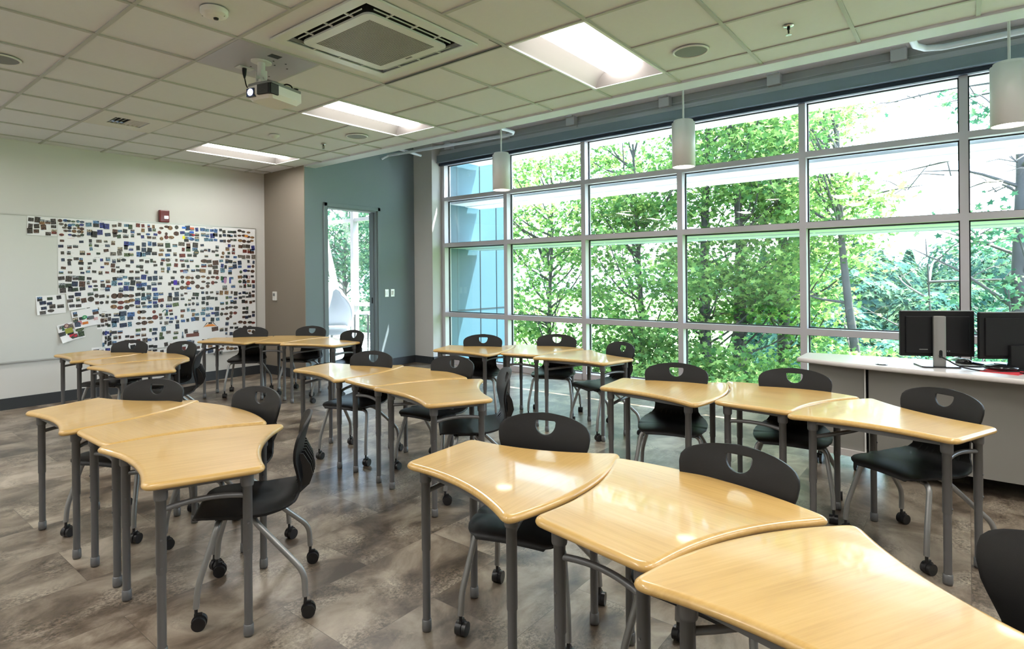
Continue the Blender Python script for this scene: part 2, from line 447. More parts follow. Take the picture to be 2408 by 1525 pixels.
# wall above the glazing, ledge, beam, brackets
b = MB(); b.box((6.90, YF, 3.30), (7.05, 6.64, HT)); b.build('wall_window', 'wallgrey', kind='structure')
b = MB(); b.box((6.80, YF, 3.243), (6.90, 6.635, 3.361), .004); b.box((6.785, YF, 3.243), (6.80, 6.635, 3.251)); b.build('trim_3', 'shadebox', kind='structure')
b = MB(); b.box((6.845, YF, 3.200), (6.898, 6.635, 3.243), .004); b.build('shadow_strip', 'shade', kind='structure')  # dark strip standing in for the shadow below the header box
b = MB(); b.box((6.84, YF, 3.361), (6.90, 6.635, 3.40), .006); b.box((6.87, YF, 3.40), (6.90, 6.635, 3.435), .005); b.box((6.893, YF, 3.468), (6.90, 6.635, 3.474))
b.build('trim_4', 'beam', kind='structure')
b = MB(); b.box((6.69, YF, 3.55), (6.89, 6.64, 3.566)); b.box((6.782, YF, 3.566), (6.80, 6.64, 3.86)); b.box((6.69, YF, 3.86), (6.89, 6.64, 3.876))
b.build('trim_5', 'beamwhite', kind='structure')
brk = None
for n_, y in enumerate([6.40, 5.28, 4.13, 2.82, 1.60, .50, -.75]):
    if brk is None:
        b = MB(); b.box((6.80, -.065, 3.43), (6.90, .065, 3.55), .006); b.box((6.76, -.055, 3.538), (6.88, .055, 3.552)); b.box((6.86, -.075, 3.40), (6.90, .075, 3.44))
        brk = b.build('steel_bracket', 'beam'); o = brk
    else: o = brk.copy(); C.objects.link(o)
    o.location = (0, y, 0)
    pl = ['at the far column end', 'second from the column', 'above the second mullion from the column', 'left of the middle pendant lamp', 'right of the middle pendant lamp', 'beside the bent pipe near the large pendant', 'behind the large pendant lamp'][n_]
    tag(o, 'pale steel bracket above the glazing, %s' % pl, 'bracket', 'steel brackets above the glazing')

# ------------------------------------------------------------------ exterior of the window wall
b = MB()
def fin(): pass
FY = 6.66
b.box((7.05, FY, -6), (7.30, FY+.35, 3.36)); b.box((7.30, FY+.015, -6), (8.62, FY+.35, 3.9))
b.build('wall_outside', 'fin', kind='structure')
b = MB()
for x in (7.31, 7.92, 8.38): b.box((x-.007, FY+.008, -6), (x+.007, FY+.02, 3.36))
for z in (.83, -1.2): b.box((7.31, FY+.008, z-.006), (8.62, FY+.02, z+.006))
b.build('trim_6', 'gasket', kind='structure')
lastsh = None
for n_, (z, xa) in enumerate([(3.36, 7.187), (2.598, 7.10), (1.87, 7.10)]):
    b = MB()
    for k in range(7):
        y1 = mull[k] - .01 if k else 6.64; y0 = mull[k+1] + .01 if k < 6 else mull[k+1]
        b.box((xa, y0, z), (7.87, y1, z+.035), .004)
        b.box((7.50, y0, z-.012), (7.87, y1, z))
        b.box((7.85, y0, z-.02), (7.875, y1, z+.05))
    o = b.build('sunshade', 'shelf')
    tag(o, 'white horizontal sunshade outside the glass, %s' % ['topmost of the three', 'between the other two sunshades', 'lowest of the three'][n_], 'sunshade', 'white sunshades outside the window wall')
    s2 = MB()
    for k in range(1, 8): s2.box((7.056, mull[k]-.012, z+.002), (7.84, mull[k]+.012, z+.03))
    s2.build('arm', 'shelf', o)

# ------------------------------------------------------------------ whiteboard and poster collage
wbz0, wbz1, wbx0, wbx1 = .517, 2.135, .30, 4.462
t = empty('whiteboard', (2.4, YB, 0), label='long whiteboard on the back wall, its right half papered over with photo sheets', cat='whiteboard')
def rel(o): return None
b = MB(); b.box((wbx0-2.4, -.018, wbz0), (wbx1-2.4, -.001, wbz1)); b.build('board', 'board', t)
b = MB()
b.box((wbx0-2.41, -.024, wbz0-.012), (wbx1-2.39, -.001, wbz0+.006)); b.box((wbx0-2.41, -.024, wbz1-.004), (wbx1-2.39, -.001, wbz1+.008))
b.box((wbx1-2.402, -.024, wbz0), (wbx1-2.39, -.001, wbz1)); b.box((wbx0-2.41, -.024, wbz0), (wbx0-2.398, -.001, wbz1)); b.build('frame', 'boardframe', t)

DK = [(.03,.03,.035),(.05,.04,.03),(.03,.05,.03),(.02,.03,.07),(.08,.035,.02),(.06,.05,.045),(.02,.02,.02),(.04,.06,.10),(.10,.05,.03),(.05,.08,.04),(.12,.10,.08),(.16,.03,.02),(.05,.12,.30),(.03,.04,.20),(.10,.14,.06),(.22,.12,.05),(.10,.20,.28),(.16,.14,.12)]
def sheet(name, label, cx, cz, w, h, ang, dy, spec, curl=.0, seed=0, group='letter-size photo sheets taped over the whiteboard'):
    rnd = random.Random(seed)
    e = empty(name, (cx, YB-.0195-dy, cz), label=label, cat='poster sheet', group=group); e.rotation_euler = (0, ang, 0)
    n = 6; vs = []; fs = []
    def yy(u, v):     # u,v in -1..1 ; curl lifts the lower-left corner
        k = max(0., (-u-v*.9)-.6); return -.0004 - curl*k*k
    for a in range(n+1):
        for c in range(n+1):
            u, v = -1+2*a/n, -1+2*c/n; vs.append((u*w/2, yy(u, v), v*h/2))
    for a in range(n):
        for c in range(n):
            i = a*(n+1)+c; fs.append((i, i+n+1, i+n+2, i+1))
    b = MB(); b.add(vs, fs, True); b.build('paper', 'paper', e)
    P = MB(); cols = []; PR = MB(); pc = []
    def flush():
        nonlocal P, cols
        if P.v:
            o = P.build('pasted_photo', 'photo', e); ca = o.data.color_attributes.new('Col', 'FLOAT_COLOR', 'POINT')
            for k, c in enumerate(cols): ca.data[k].color = (*c, 1)
        P = MB(); cols = []
    def quad(B, L, x, z, qw, qh, col, r=0., d=.0009):
        q = [rot(px*qw/2, pz*qh/2, r) for px, pz in ((-1,-1),(1,-1),(1,1),(-1,1))]
        B.add([(x+qx, yy(2*(x+qx)/w, 2*(z+qz)/h)-d, z+qz) for qx, qz in q], [(0, 1, 2, 3)]); L += [col]*4
    def poly(B, L, pts, col, d=.0012):
        B.add([(x, yy(2*x/w, 2*z/h)-d, z) for x, z in pts], [tuple(range(len(pts)))]); L += [col]*len(pts)
    kind, nx, ny, fill, sz, pal = spec
    pals = {'mix': DK, 'dark': DK[:7], 'blue': [DK[7], DK[12], DK[13], DK[3], DK[16], DK[6]], 'warm': [DK[4], DK[8], DK[11], DK[15], DK[5], DK[1]], 'green': [DK[2], DK[9], DK[14], DK[6], DK[17]]}
    pl = pals[pal]
    title = rnd.random()
    tcol = rnd.choice([(.30,.22,.5),(.5,.10,.12),(.15,.3,.5),(.08,.08,.1),(.1,.35,.3)])
    if title < .5:
        x = -w*.15
        for k in range(rnd.randint(6, 12)):
            quad(PR, pc, x, h*.44+rnd.uniform(-.001,.001), .0035, rnd.uniform(.004,.008), tcol, rnd.uniform(-.5,.5)); x += .0075
    for i in range(nx):
        for j in range(ny):
            if rnd.random() > fill*1.08: continue
            x = (-.5+(i+.5)/nx)*w*.94 + rnd.uniform(-.5, .5)*w/nx*.38
            z = (-.5+(j+.5)/ny)*h*.90 + rnd.uniform(-.5, .5)*h/ny*.38 - .004
            a = rnd.uniform(.7, 1.15); s = sz*rnd.uniform(.95, 1.45)
            qw, qh = (s*a, s) if rnd.random() < .5 else (s*1.15, s*.72)
            qw = min(qw, w/nx*.92); qh = min(qh, h/ny*.90)
            c0 = rnd.choice(pl)
            if kind == 'oval' or rnd.random() < .05:
                poly(P, cols, [(x+qw*.6*math.cos(2*PI*k/12), z+qh*.5*math.sin(2*PI*k/12)) for k in range(12)], c0)
            elif rnd.random() < .35:      # two-tone landscape
                quad(P, cols, x, z-qh*.22, qw, qh*.56, c0); quad(P, cols, x, z+qh*.28, qw, qh*.44, rnd.choice([(.10,.20,.36),(.25,.28,.30),(.12,.10,.09),(.35,.30,.22)]))
            else:
                quad(P, cols, x, z, qw, qh, c0, rnd.uniform(-.12, .12))
            flush()
            if rnd.random() < .85:        # caption strokes
                xx = x-qw*.4
                for k in range(rnd.randint(4, 9)):
                    quad(PR, pc, xx, z-qh*.5-.006+rnd.uniform(-.001,.001), .0035, rnd.uniform(.002,.004), rnd.choice([tcol, (.25,.25,.3)]), rnd.uniform(-.6,.6)); xx += .006
            if kind == 'web' and i < nx-1 and rnd.random() < .6:
                quad(PR, pc, x+w/nx*.5, z, w/nx*.6, .0012, (.2,.2,.2), rnd.uniform(-.3,.3))
    for B, L, nm, mm in ((PR, pc, 'handwriting', 'print'),):
        if B.v:
            o = B.build(nm, mm, e); ca = o.data.color_attributes.new('Col', 'FLOAT_COLOR', 'POINT')
            for k, c in enumerate(L): ca.data[k].color = (*c, 1)
    return e, quad, poly
def addprint(e, items, name='printed_picture'):
    # items: (points, colour)
    for k, (pts, col) in enumerate(items):
        B = MB(); B.add([(x, -.0030-.0002*k, z) for x, z in pts], [tuple(range(len(pts)))])
        o = B.build(name, 'print', e); ca = o.data.color_attributes.new('Col', 'FLOAT_COLOR', 'POINT')
        for q in range(len(pts)): ca.data[q].color = (*col, 1)
def R_(x, z, w, h): return [(x-w/2, z-h/2), (x+w/2, z-h/2), (x+w/2, z+h/2), (x-w/2, z+h/2)]
def O_(x, z, r, n=16, ry=None): return [(x+r*math.cos(2*PI*k/n), z+(ry or r)*math.sin(2*PI*k/n)) for k in range(n)]
def text(body, size, loc, parent, m, name='lettering', ext=.0003, rx=PI/2, rz=0., align='CENTER'):
    cu = bpy.data.curves.new(name, 'FONT'); cu.body = body; cu.size = size; cu.extrude = ext; cu.align_x = align; cu.align_y = 'CENTER'
    o = bpy.data.objects.new(name, cu); C.objects.link(o); o.parent = parent; o.location = loc; o.rotation_euler = (rx, 0, rz); cu.materials.append(M[m])
    bpy.context.view_layer.update(); me = bpy.data.meshes.new_from_object(o.evaluated_get(bpy.context.evaluated_depsgraph_get()))
    q = bpy.data.objects.new(name, me); C.objects.link(q); q.parent = parent; q.location = loc; q.rotation_euler = (rx, 0, rz); bpy.data.objects.remove(o); return q

ordn = ['first', 'second', 'third', 'fourth', 'fifth', 'sixth', 'seventh', 'eighth', 'ninth']
rows = ['top row', 'second row', 'third row', 'fourth row', 'fifth row', 'sixth row', 'seventh row', 'bottom row']
colx = [2.048 + .2675*k for k in range(10)]
SH = {}
specs = {}
styles = [('grid', 4, 3, .8, .042, 'mix'), ('grid', 3, 3, .9, .050, 'mix'), ('web', 4, 3, .75, .036, 'dark'), ('web', 3, 4, .8, .036, 'mix'), ('grid', 5, 3, .7, .036, 'dark'), ('oval', 4, 3, .8, .042, 'warm'), ('grid', 4, 3, .85, .046, 'blue'), ('grid', 4, 4, .7, .034, 'mix')]
special_style = {(0,0): ('oval', 6, 5, .8, .032, 'mix'), (1,0): ('grid', 4, 2, 1., .056, 'blue'), (0,3): ('grid', 4, 3, .95, .058, 'dark'), (7,3): ('grid', 2, 3, .7, .045, 'mix'),
                 (3,4): ('grid', 4, 4, .9, .046, 'blue'), (2,4): ('oval', 4, 3, .95, .05, 'warm'), (6,2): ('grid', 3, 3, 1., .055, 'warm'), (2,5): ('grid', 3, 3, 1., .056, 'blue'), (8,1): ('grid', 4, 3, .9, .052, 'mix'), (6,6): ('grid', 2, 1, .4, .06, 'warm'), (5,6): ('grid', 2, 1, .5, .05, 'dark')}
rnd = random.Random(3)
for c in range(9):
    for r in range(8):
        if c == 0 and r >= 4: continue
        x0, x1 = colx[c], colx[c+1]
        if c == 1 and r >= 5: x0 += [.12, .17, .06][r-5]
        cz = 2.125 - .2185*(r+.5)
        if c == 8 and r == 7: continue
        sp = special_style.get((c, r), styles[rnd.randrange(len(styles))])
        far = {0: 'first column from the left', 8: 'last column at the right'}.get(c, '%s column from the left' % ordn[c])
        e, q, p = sheet('photo_sheet', 'white sheet of pasted photos, %s, %s of the collage' % (rows[r], far), (x0+x1)/2, cz, (x1-x0)+.006, .222, rnd.uniform(-.008, .008), .0006*((c*3+r*5) % 4), sp, seed=c*31+r*7)
        SH[(c, r)] = e
def loose(lab, x0, z0, x1, z1, ang, dy, sp, curl, sd):
    e, q, p = sheet('photo_sheet', lab, (x0+x1)/2, (z0+z1)/2, abs(x1-x0), abs(z1-z0), ang, dy, sp, curl, sd, 'loose photo sheets left of the collage'); return e
eA = loose('white photo sheet alone at the top left, beyond the edge of the collage', 1.763, 1.912, 2.040, 2.126, .015, .003, ('grid', 5, 3, .72, .048, 'warm'), .0, 901)
eB = loose('white photo sheet with a bent corner, alone on the bare board halfway down', 1.838, 1.022, 2.112, 1.236, -.05, .003, ('grid', 3, 4, .85, .042, 'dark'), .012, 902)
eC = loose('tilted photo sheet beside the one with the bent corner, below the fourth row', 2.130, 1.070, 2.405, 1.280, -.13, .004, ('grid', 4, 3, .8, .044, 'dark'), .010, 903)
eD = loose('tilted sheet with a green oval and red lettering left of the sixth row', 2.180, .855, 2.455, 1.065, -.17, .0065, ('grid', 4, 3, .45, .05, 'dark'), .014, 904)
eE = loose('curled sheet with a red and white flag at the lower left of the collage', 2.045, .705, 2.290, .915, -.22, .005, ('grid', 3, 3, .75, .05, 'green'), .03, 905)
addprint(eD, [(O_(-.015, .01, .026, ry=.022), (.03,.30,.12)), (O_(-.015, .01, .012, ry=.008), (.4,.6,.4)), (R_(-.085, -.055, .062, .060), (.45,.04,.05)), (R_(-.085, -.055, .052, .050), (.55,.25,.28)), (R_(-.02, -.06, .06, .03), (.6,.18,.03)), (R_(.05, -.01, .06, .04), (.10,.12,.13))]
         + [(R_(.075+.009*(k % 5), -.045+.012*(k//5), .005, .007), (.55,.05,.08)) for k in range(15)])
text('A', .052, (-.085, -.0042, -.056), eD, 'matteblack')
addprint(eE, [([(-.03,-.075),(.045,-.075),(.045,-.045)], (.5,.03,.06)), ([(-.03,-.068),(.04,-.035),(-.03,-.035)], (.5,.03,.06)), (O_(-.03, .075, .026), (.10,.03,.04)), (O_(-.03, .075, .018), (.5,.35,.3)), (R_(-.02, .015, .075, .058), (.30,.33,.05)), ([(-.085,.03),(-.07,.09),(-.055,.03)], (.03,.10,.06))])
addprint(SH[(8,0)], [(R_(.0, .005, .05, .032), (.75,.50,.05)), (R_(.0, .016, .05, .009), (.45,.02,.02)), (R_(.0, -.007, .05, .009), (.45,.02,.02))])
addprint(SH[(5,0)], [(R_(-.07, .075, .055, .028), (.04,.18,.62)), ([(.0,.085),(.06,.085),(.06,.055),(.01,.06)], (.62,.14,.06)), (R_(.03, .02, .055, .026), (.02,.12,.62)), ([(.02,-.01),(.08,-.005),(.06,-.03)], (.5,.03,.05)), (R_(-.075, -.055, .03, .04), (.85,.8,.02)), (R_(.0, -.05, .06, .008), (.1,.3,.7)), (R_(.0, -.066, .06, .008), (.1,.3,.7))])
addprint(SH[(5,2)], [(R_(-.06, -.065, .06, .009), (.05,.15,.5)), (R_(-.06, -.088, .06, .009), (.05,.15,.5))])
addprint(SH[(5,3)], [(O_(-.02, -.005, .026), (.32,.03,.02)), (R_(-.01, -.08, .055, .028), (.03,.12,.45))])
addprint(SH[(4,3)], [(R_(.08, -.0, .045, .065), (.07,.03,.42))])
addprint(SH[(5,1)], [(O_(.09, -.03, .034), (.06,.09,.08)), (R_(.09, -.035, .05, .016), (.30,.22,.12))])
addprint(SH[(6,6)], [([(-.10,.035),(.10,.035),(.05,.10),(-.05,.10)], (.80,.75,.68)), ([(-.085,.045),(.085,.045),(.035,.075),(-.035,.075)], (.75,.24,.03)), ([(-.10,.035),(-.085,.045),(-.03,.10),(-.045,.10)], (.02,.02,.02)), ([(.10,.035),(.085,.045),(.03,.10),(.045,.10)], (.02,.02,.02)), (R_(0, .09, .05, .024), (.02,.02,.02))])
addprint(SH[(5,6)], [(R_(.03, -.055, .17, .045), (.16,.06,.045)), (R_(-.10, -.03, .014, .06), (.08,.16,.25)), ([(-.115,-.085),(-.085,-.085),(-.09,-.05),(-.11,-.05)], (.06,.08,.10))])
addprint(SH[(6,7)], [(R_(.02, .07, .12, .05), (.02,.03,.05)), (R_(-.10, .06, .025, .07), (.02,.03,.05))])
addprint(SH[(7,3)], [(O_(-.05, .02, .022, ry=.045), (.45,.25,.42)), (R_(.02, .02, .028, .085), (.06,.10,.35)), (R_(-.10, .05, .03, .06), (.03,.12,.04))])
addprint(SH[(8,3)], [([(-.09,.09),(-.08,.09),(-.03,.04),(-.04,.04)], (.02,.02,.02)), ([(-.04,.09),(-.03,.09),(-.08,.04),(-.09,.04)], (.02,.02,.02)), (O_(.03, .065, .02), (.25,.05,.05)), (O_(.03, .065, .014), (.8,.8,.8)), (R_(-.02, -.045, .016, .022), (.4,.02,.02)), (R_(-.002, -.045, .018, .022), (.85,.85,.85)), (R_(.015, -.045, .016, .022), (.02,.12,.04)), (R_(-.04, .01, .04, .04), (.02,.02,.02))])
addprint(SH[(4,5)], [([(-.045+.042*math.cos(a), .05+.042*math.sin(a)) for a in [PI*.45+k*.22 for k in range(8)]] + [(-.045+.030*math.cos(a), .05+.030*math.sin(a)) for a in [PI*.45+k*.22 for k in range(7, -1, -1)]], (.01,.10,.07)), ([(-.05,.04),(-.02,.065),(-.01,.05),(-.02,.045),(-.015,.02),(-.03,.03)], (.01,.10,.07))])
text('I WISH\nI OWNS', .026, (.07, -.0022, -.06), SH[(1,3)], 'bluedev')
text('A', .03, (.07, -.0022, -.06), SH[(3,6)], 'matteblack')

# ------------------------------------------------------------------ small wall things
t = empty('fire_alarm', (3.197, YB, 2.225), label='red fire alarm strobe on the back wall just above the whiteboard', cat='fire alarm')
b = MB(); b.box((-.062, -.05, -.08), (.062, 0, .08), .012); b.build('body', 'red', t)
b = MB(); b.box((-.008, -.062, -.035), (.045, -.048, .005), .006); b.tube([(.018, -.066, -.015), (.018, -.058, -.015)], .012, 12); b.build('strobe_lens', 'clear', t)
t = empty('thermostat', (XT+.02, 7.81, 1.145), label='white thermostat on the taupe wall between whiteboard and doorway', cat='thermostat')
b = MB(); b.box((-.026, -.045, -.065), (0, .045, .065), .006); b.build('body', 'whiteplastic', t)
b = MB(); b.box((-.029, -.026, 0), (-.025, .026, .04)); b.build('screen', 'speaker', t)
b = MB(); [b.box((-.0285, -.022+.02*k, -.028), (-.025, -.010+.02*k, -.018)) for k in range(3)]; b.build('buttons', 'warmplastic', t)
for x, lab, m2 in ((6.085, 'metal cover plate with a double switch, nearer the doorway', 'boardframe'), (6.205, 'white rocker light switch beside the metal plate, nearer the column', 'whiteplastic')):
    t = empty('light_switch', (x, YD, 1.155), label=lab, cat='light switch')
    b = MB(); b.box((-.038, -.008, -.06), (.038, 0, .06), .003); b.build('plate', 'boardframe', t)
    b = MB()
    if m2 == 'boardframe':
        b.box((-.028, -.012, -.035), (-.004, -.007, .035), .002); b.box((.004, -.012, -.035), (.028, -.007, .035), .002)
    else: b.box((-.018, -.014, -.035), (.018, -.007, .035), .002)
    b.build('rocker', m2, t)
t = empty('wall_outlet', (3.90, YB, .37), label='small grey outlet box on the back wall under the collage', cat='outlet')
b = MB(); b.box((-.055, -.03, -.028), (.055, 0, .028), .004); b.build('box', 'speaker', t)
b = MB(); b.box((-.035, -.033, -.013), (-.01, -.029, .013)); b.box((.01, -.033, -.013), (.035, -.029, .013)); b.build('socket', 'matteblack', t)

# ------------------------------------------------------------------ ceiling fixtures
def troffer():
    t = empty('ceiling_light', (0, 0, HC))
    L, W = S*2, S; z0 = -.004
    b = MB(); e = .018; h = z0
    b.box((0, 0, h), (L, e, h+.012)); b.box((0, W-e, h), (L, W, h+.012)); b.box((0, 0, h), (e, W, h+.012)); b.box((L-e, 0, h), (L, W, h+.012)); b.build('frame', 'whiteplastic', t)
    # curved reflectors rising to the central lens
    b = MB(); n = 8; vs = []; fs = []
    yc = W/2; hw = .14
    for side in (0, 1):
        o = len(vs)
        for k in range(n+1):
            a = k/n; y = e + (yc-hw-e)*a; z = .006 + .085*math.sin(a*PI/2)
            if side: y = W-y
            vs += [(e, y, z), (L-e, y, z)]
        for k in range(n): fs.append((o+2*k, o+2*k+1, o+2*k+3, o+2*k+2))
    # sloped ends
    b.add(vs, fs, True)
    for x, d in ((e, 1), (L-e, -1)):
        b.add([(x, e, .0), (x, W-e, .0), (x+d*.07, W-e-.06, .095), (x+d*.07, e+.06, .095)], [(0, 1, 2, 3)])
    b.box((0, 0, .095), (L, W, .11)); b.box((0, 0, 0), (L, .004, .10)); b.box((0, W-.004, 0), (L, W, .10)); b.box((0, 0, 0), (.004, W, .10)); b.box((L-.004, 0, 0), (L, W, .10))
    b.build('reflector', 'reflector', t)
    b = MB(); vs = []; fs = []; n = 10
    for k in range(n+1):
        a = PI*k/n; vs += [(.075, yc-hw*math.cos(a), .088-.055*math.sin(a)), (L-.075, yc-hw*math.cos(a), .088-.055*math.sin(a))]
    for k in range(n): fs.append((2*k, 2*k+1, 2*k+3, 2*k+2))
    b.add(vs, fs, True); b.add(vs[0::2], [tuple(range(n+1))]); b.add(vs[1::2], [tuple(range(n+1))]); b.build('lamp', 'lamp', t)
    return t
# cut tees out of light openings by lowering nothing: tee mesh is rebuilt around openings
tm_ = bpy.data.objects['trim_1']; bpy.data.meshes.remove(tm_.data)
b = MB()
open_cells = set(holes) | {(1, 3), (2, 3), (1, 4), (2, 4)}
def opened(i, j): return (i, j) in holes
pair = {}
for (i, j) in lights: pair[(i, j)] = (i+1, j)
for i in range(-7, 7):
    x = gx(i)
    if not (XL < x < XT): continue
    for j in range(-7, 14):
        y0, y1 = max(gy(j), YF), min(gy(j+1), YB)
        if y1-y0 < .01: continue
        if (i-1, j) in pair: continue          # middle of a 2x4 opening
        if i == 2 and j in (3, 4): continue     # under the cassette
        b.box((x-w, y0, HC-.002), (x+w, y1, HC+.006))
for j in range(-7, 14):
    y = gy(j)
    if not (YF < y < YB): continue
    for i in range(-7, 6):
        x0, x1 = max(gx(i), XL), min(gx(i+1), XT+.015)
        if x1-x0 < .01: continue
        if j == 4 and i in (1, 2): continue
        b.box((x0, y-w, HC-.003), (x1, y+w, HC+.0055))
b.build('trim_7', 'tee', kind='structure')
lt = troffer(); ltree = tree_of(lt)
lab = {(3, 2): 'large lit troffer light nearest the camera, right of the air conditioner', (3, 6): 'lit troffer light in the middle, beyond the air conditioner and the projector', (3, 10): 'lit troffer light farthest away, next to the taupe wall corner',
       (0, -2): 'lit troffer light behind the camera on the window side', (-3, 2): 'lit troffer light on the unseen left side, nearest row', (-3, 6): 'lit troffer light on the unseen left side, middle row', (-3, 10): 'lit troffer light on the unseen left side, next to the whiteboard wall', (3, -2): 'lit troffer light behind the camera by the window', (-3, -2): 'added unseen fill troffer behind the camera, left row', (-6, 2): 'added unseen fill troffer along the left wall, nearest', (-6, 6): 'added unseen fill troffer along the left wall, middle', (-6, 10): 'added unseen fill troffer along the left wall, farthest', (0, -5): 'added unseen fill troffer by the rear wall, centre', (3, -5): 'added unseen fill troffer by the rear wall, window side'}
for n_, (i, j) in enumerate(lights):
    o = lt if n_ == 0 else copy_tree(ltree)
    o.location = (gx(i), gy(j), HC); tag(o, lab[(i, j)], 'ceiling light', 'troffer lights in the ceiling')

# air conditioner cassette
t = empty('air_conditioner', (2.495, 2.98, HC), label='square white ceiling cassette air conditioner with a perforated grille', cat='air conditioner')
b = MB(); Wd = .475
def ring(b, o, i_, z0, z1, z2):   # frame between outer square half o and inner half i_
    oo = [(-o,-o),(o,-o),(o,o),(-o,o)]; ii = [(-i_,-i_),(i_,-i_),(i_,i_),(-i_,i_)]
    b.add([(x,y,z0) for x,y in oo] + [(x,y,z1) for x,y in oo] + [(x,y,z1) for x,y in ii] + [(x,y,z2) for x,y in ii],
          [(k,(k+1)%4,4+(k+1)%4,4+k) for k in range(4)] + [(4+k,4+(k+1)%4,8+(k+1)%4,8+k) for k in range(4)] + [(8+k,8+(k+1)%4,12+(k+1)%4,12+k) for k in range(4)])
ring(b, Wd, .402, 0, -.013, -.006); b.build('surround', 'acplastic', t)
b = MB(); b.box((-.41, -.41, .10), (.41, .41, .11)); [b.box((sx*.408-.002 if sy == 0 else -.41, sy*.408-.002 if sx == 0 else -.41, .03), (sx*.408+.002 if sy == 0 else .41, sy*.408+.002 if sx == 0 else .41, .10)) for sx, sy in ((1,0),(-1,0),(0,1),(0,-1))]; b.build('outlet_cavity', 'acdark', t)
b = MB()
def rsq(h, r, n=6):
    out = []
    for cx, cy, a0 in ((h-r, h-r, 0), (-h+r, h-r, PI/2), (-h+r, -h+r, PI), (h-r, -h+r, 1.5*PI)):
        out += [(cx+r*math.cos(a0+PI/2*k/n), cy+r*math.sin(a0+PI/2*k/n)) for k in range(n+1)]
    return out
b.prism(rsq(.338, .05), -.024, -.012)
b.build('panel', 'acplastic', t)
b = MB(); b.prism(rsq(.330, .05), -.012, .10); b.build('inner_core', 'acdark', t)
for k in range(4):                              # louvre blades along the four slots
    b = MB(); b.box((-.32, .366, -.013), (.32, .370, -.006)); [b.box((x-.005, .338, -.012), (x+.005, .405, -.004)) for x in (-.2, 0, .2)]
    o = b.build('louvre', 'acplastic', t); o.rotation_euler = (.35 if k == -1 else 0, 0, k*PI/2)
b = MB(); o_ = .27; nn = 40
for i in range(nn):
    for j in range(nn):
        x = -o_ + 2*o_*(i+.5)/nn; y = -o_ + 2*o_*(j+.5)/nn; s_ = .0048
        b.box((x-s_, y-s_*.75, -.0252), (x+s_, y+s_*.75, -.0242))
b.build('grille', 'grille', t)
b = MB(); b.box((.285, -.03, -.0255), (.30, .03, -.0241)); b.build('maker_mark', 'speaker', t)
# darker gaps of the odd-cut tiles round the cassette
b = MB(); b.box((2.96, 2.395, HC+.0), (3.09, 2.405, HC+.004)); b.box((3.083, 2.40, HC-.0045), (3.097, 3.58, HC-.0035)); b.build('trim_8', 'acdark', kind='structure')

# vent diffuser panel in cell (1,9)
t = empty('air_vent', (gx(1)+S/2, gy(9)+S/2, HC), label='beige square ceiling vent with slanted slats, left of the farthest troffer', cat='vent')
h = S/2-.006
b = MB(); a_, c_ = .150, .135
b.box((-h, -h, -.006), (-a_, h, .012)); b.box((a_, -h, -.006), (h, h, .012)); b.box((-a_, -h, -.006), (a_, -c_, .012)); b.box((-a_, c_, -.006), (a_, h, .012)); b.build('panel', 'warmplastic', t)
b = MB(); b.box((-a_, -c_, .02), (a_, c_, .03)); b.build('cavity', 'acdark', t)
for k in range(8):
    x = -a_ + .02 + k*.038
    b = MB(); sg = 1 if k < 4 else -1
    b.add([(x-.002, -c_, -.004), (x+.002, -c_, -.004), (x+.002+sg*.018, -c_, .018), (x-.002+sg*.018, -c_, .018), (x-.002, c_, -.004), (x+.002, c_, -.004), (x+.002+sg*.018, c_, .018), (x-.002+sg*.018, c_, .018)],
          [(0,1,2,3),(7,6,5,4),(0,4,5,1),(1,5,6,2),(2,6,7,3),(3,7,4,0)]); b.build('slat', 'warmplastic', t)

# projector panel (cell 1,5), mount and projector
t = empty('projector_plate', (gx(1)+S/2, gy(5)+S/2, HC), label='grey metal ceiling plate that carries the projector mount', cat='ceiling plate')
M['plate'] = mat('grey_plate', (.42, .41, .44), .4, metal=.3)
b = MB(); b.box((-h, -h, -.004), (h, h, .004)); b.build('plate', 'plate', t)
b = MB()
for x, y in ((.10, -.05), (.20, -.05), (.05, -.12), (.14, -.13), (.0, .1), (.12, .12), (.2, .2)): b.cyl((x, y), .007, -.0055, -.004, 10)
b.box((-.03, -.235, -.0055), (.05, -.175, -.004)); b.build('opening', 'acdark', t)
t2 = empty('cable_socket', (2.175, 4.07, HC-.004), label='small steel outlet plate with a black plug beside the projector mount', cat='outlet')
b = MB(); b.box((-.058, -.035, -.006), (.058, .035, 0), .002); b.build('plate', 'boardframe', t2)
b = MB(); b.tube([(0, 0, -.006), (0, 0, -.05)], [.017, .013], 12); b.tube([(0,0,-.05),(0,0,-.075)], [.012,.006], 12); b.build('plug', 'matteblack', t2)
pj = empty('projector', (2.19, 3.862, HC-.004), label='white ceiling projector with a glowing lens on a short pole mount', cat='projector')
b = MB(); b.prism([(math.cos(2*PI*k/24)*.075, math.sin(2*PI*k/24)*.055) for k in range(24)], -.010, 0); b.cyl((0, 0), .026, -.10, -.008, 24); b.build('mount_plate', 'whiteplastic', pj)
b = MB(); b.box((-.025, -.035, -.150), (.025, -.029, -.07)); b.box((-.025, .029, -.150), (.025, .035, -.07)); b.tube([(0, -.045, -.125), (0, .045, -.125)], .009, 12); b.box((-.03, -.033, -.19), (.03, .033, -.182)); b.box((-.02,-.028,-.185),(.02,.028,-.14)); b.build('tilt_bracket', 'whiteplastic', pj)
pb = empty('projector_body', (0, 0, 0)); pb.parent = pj
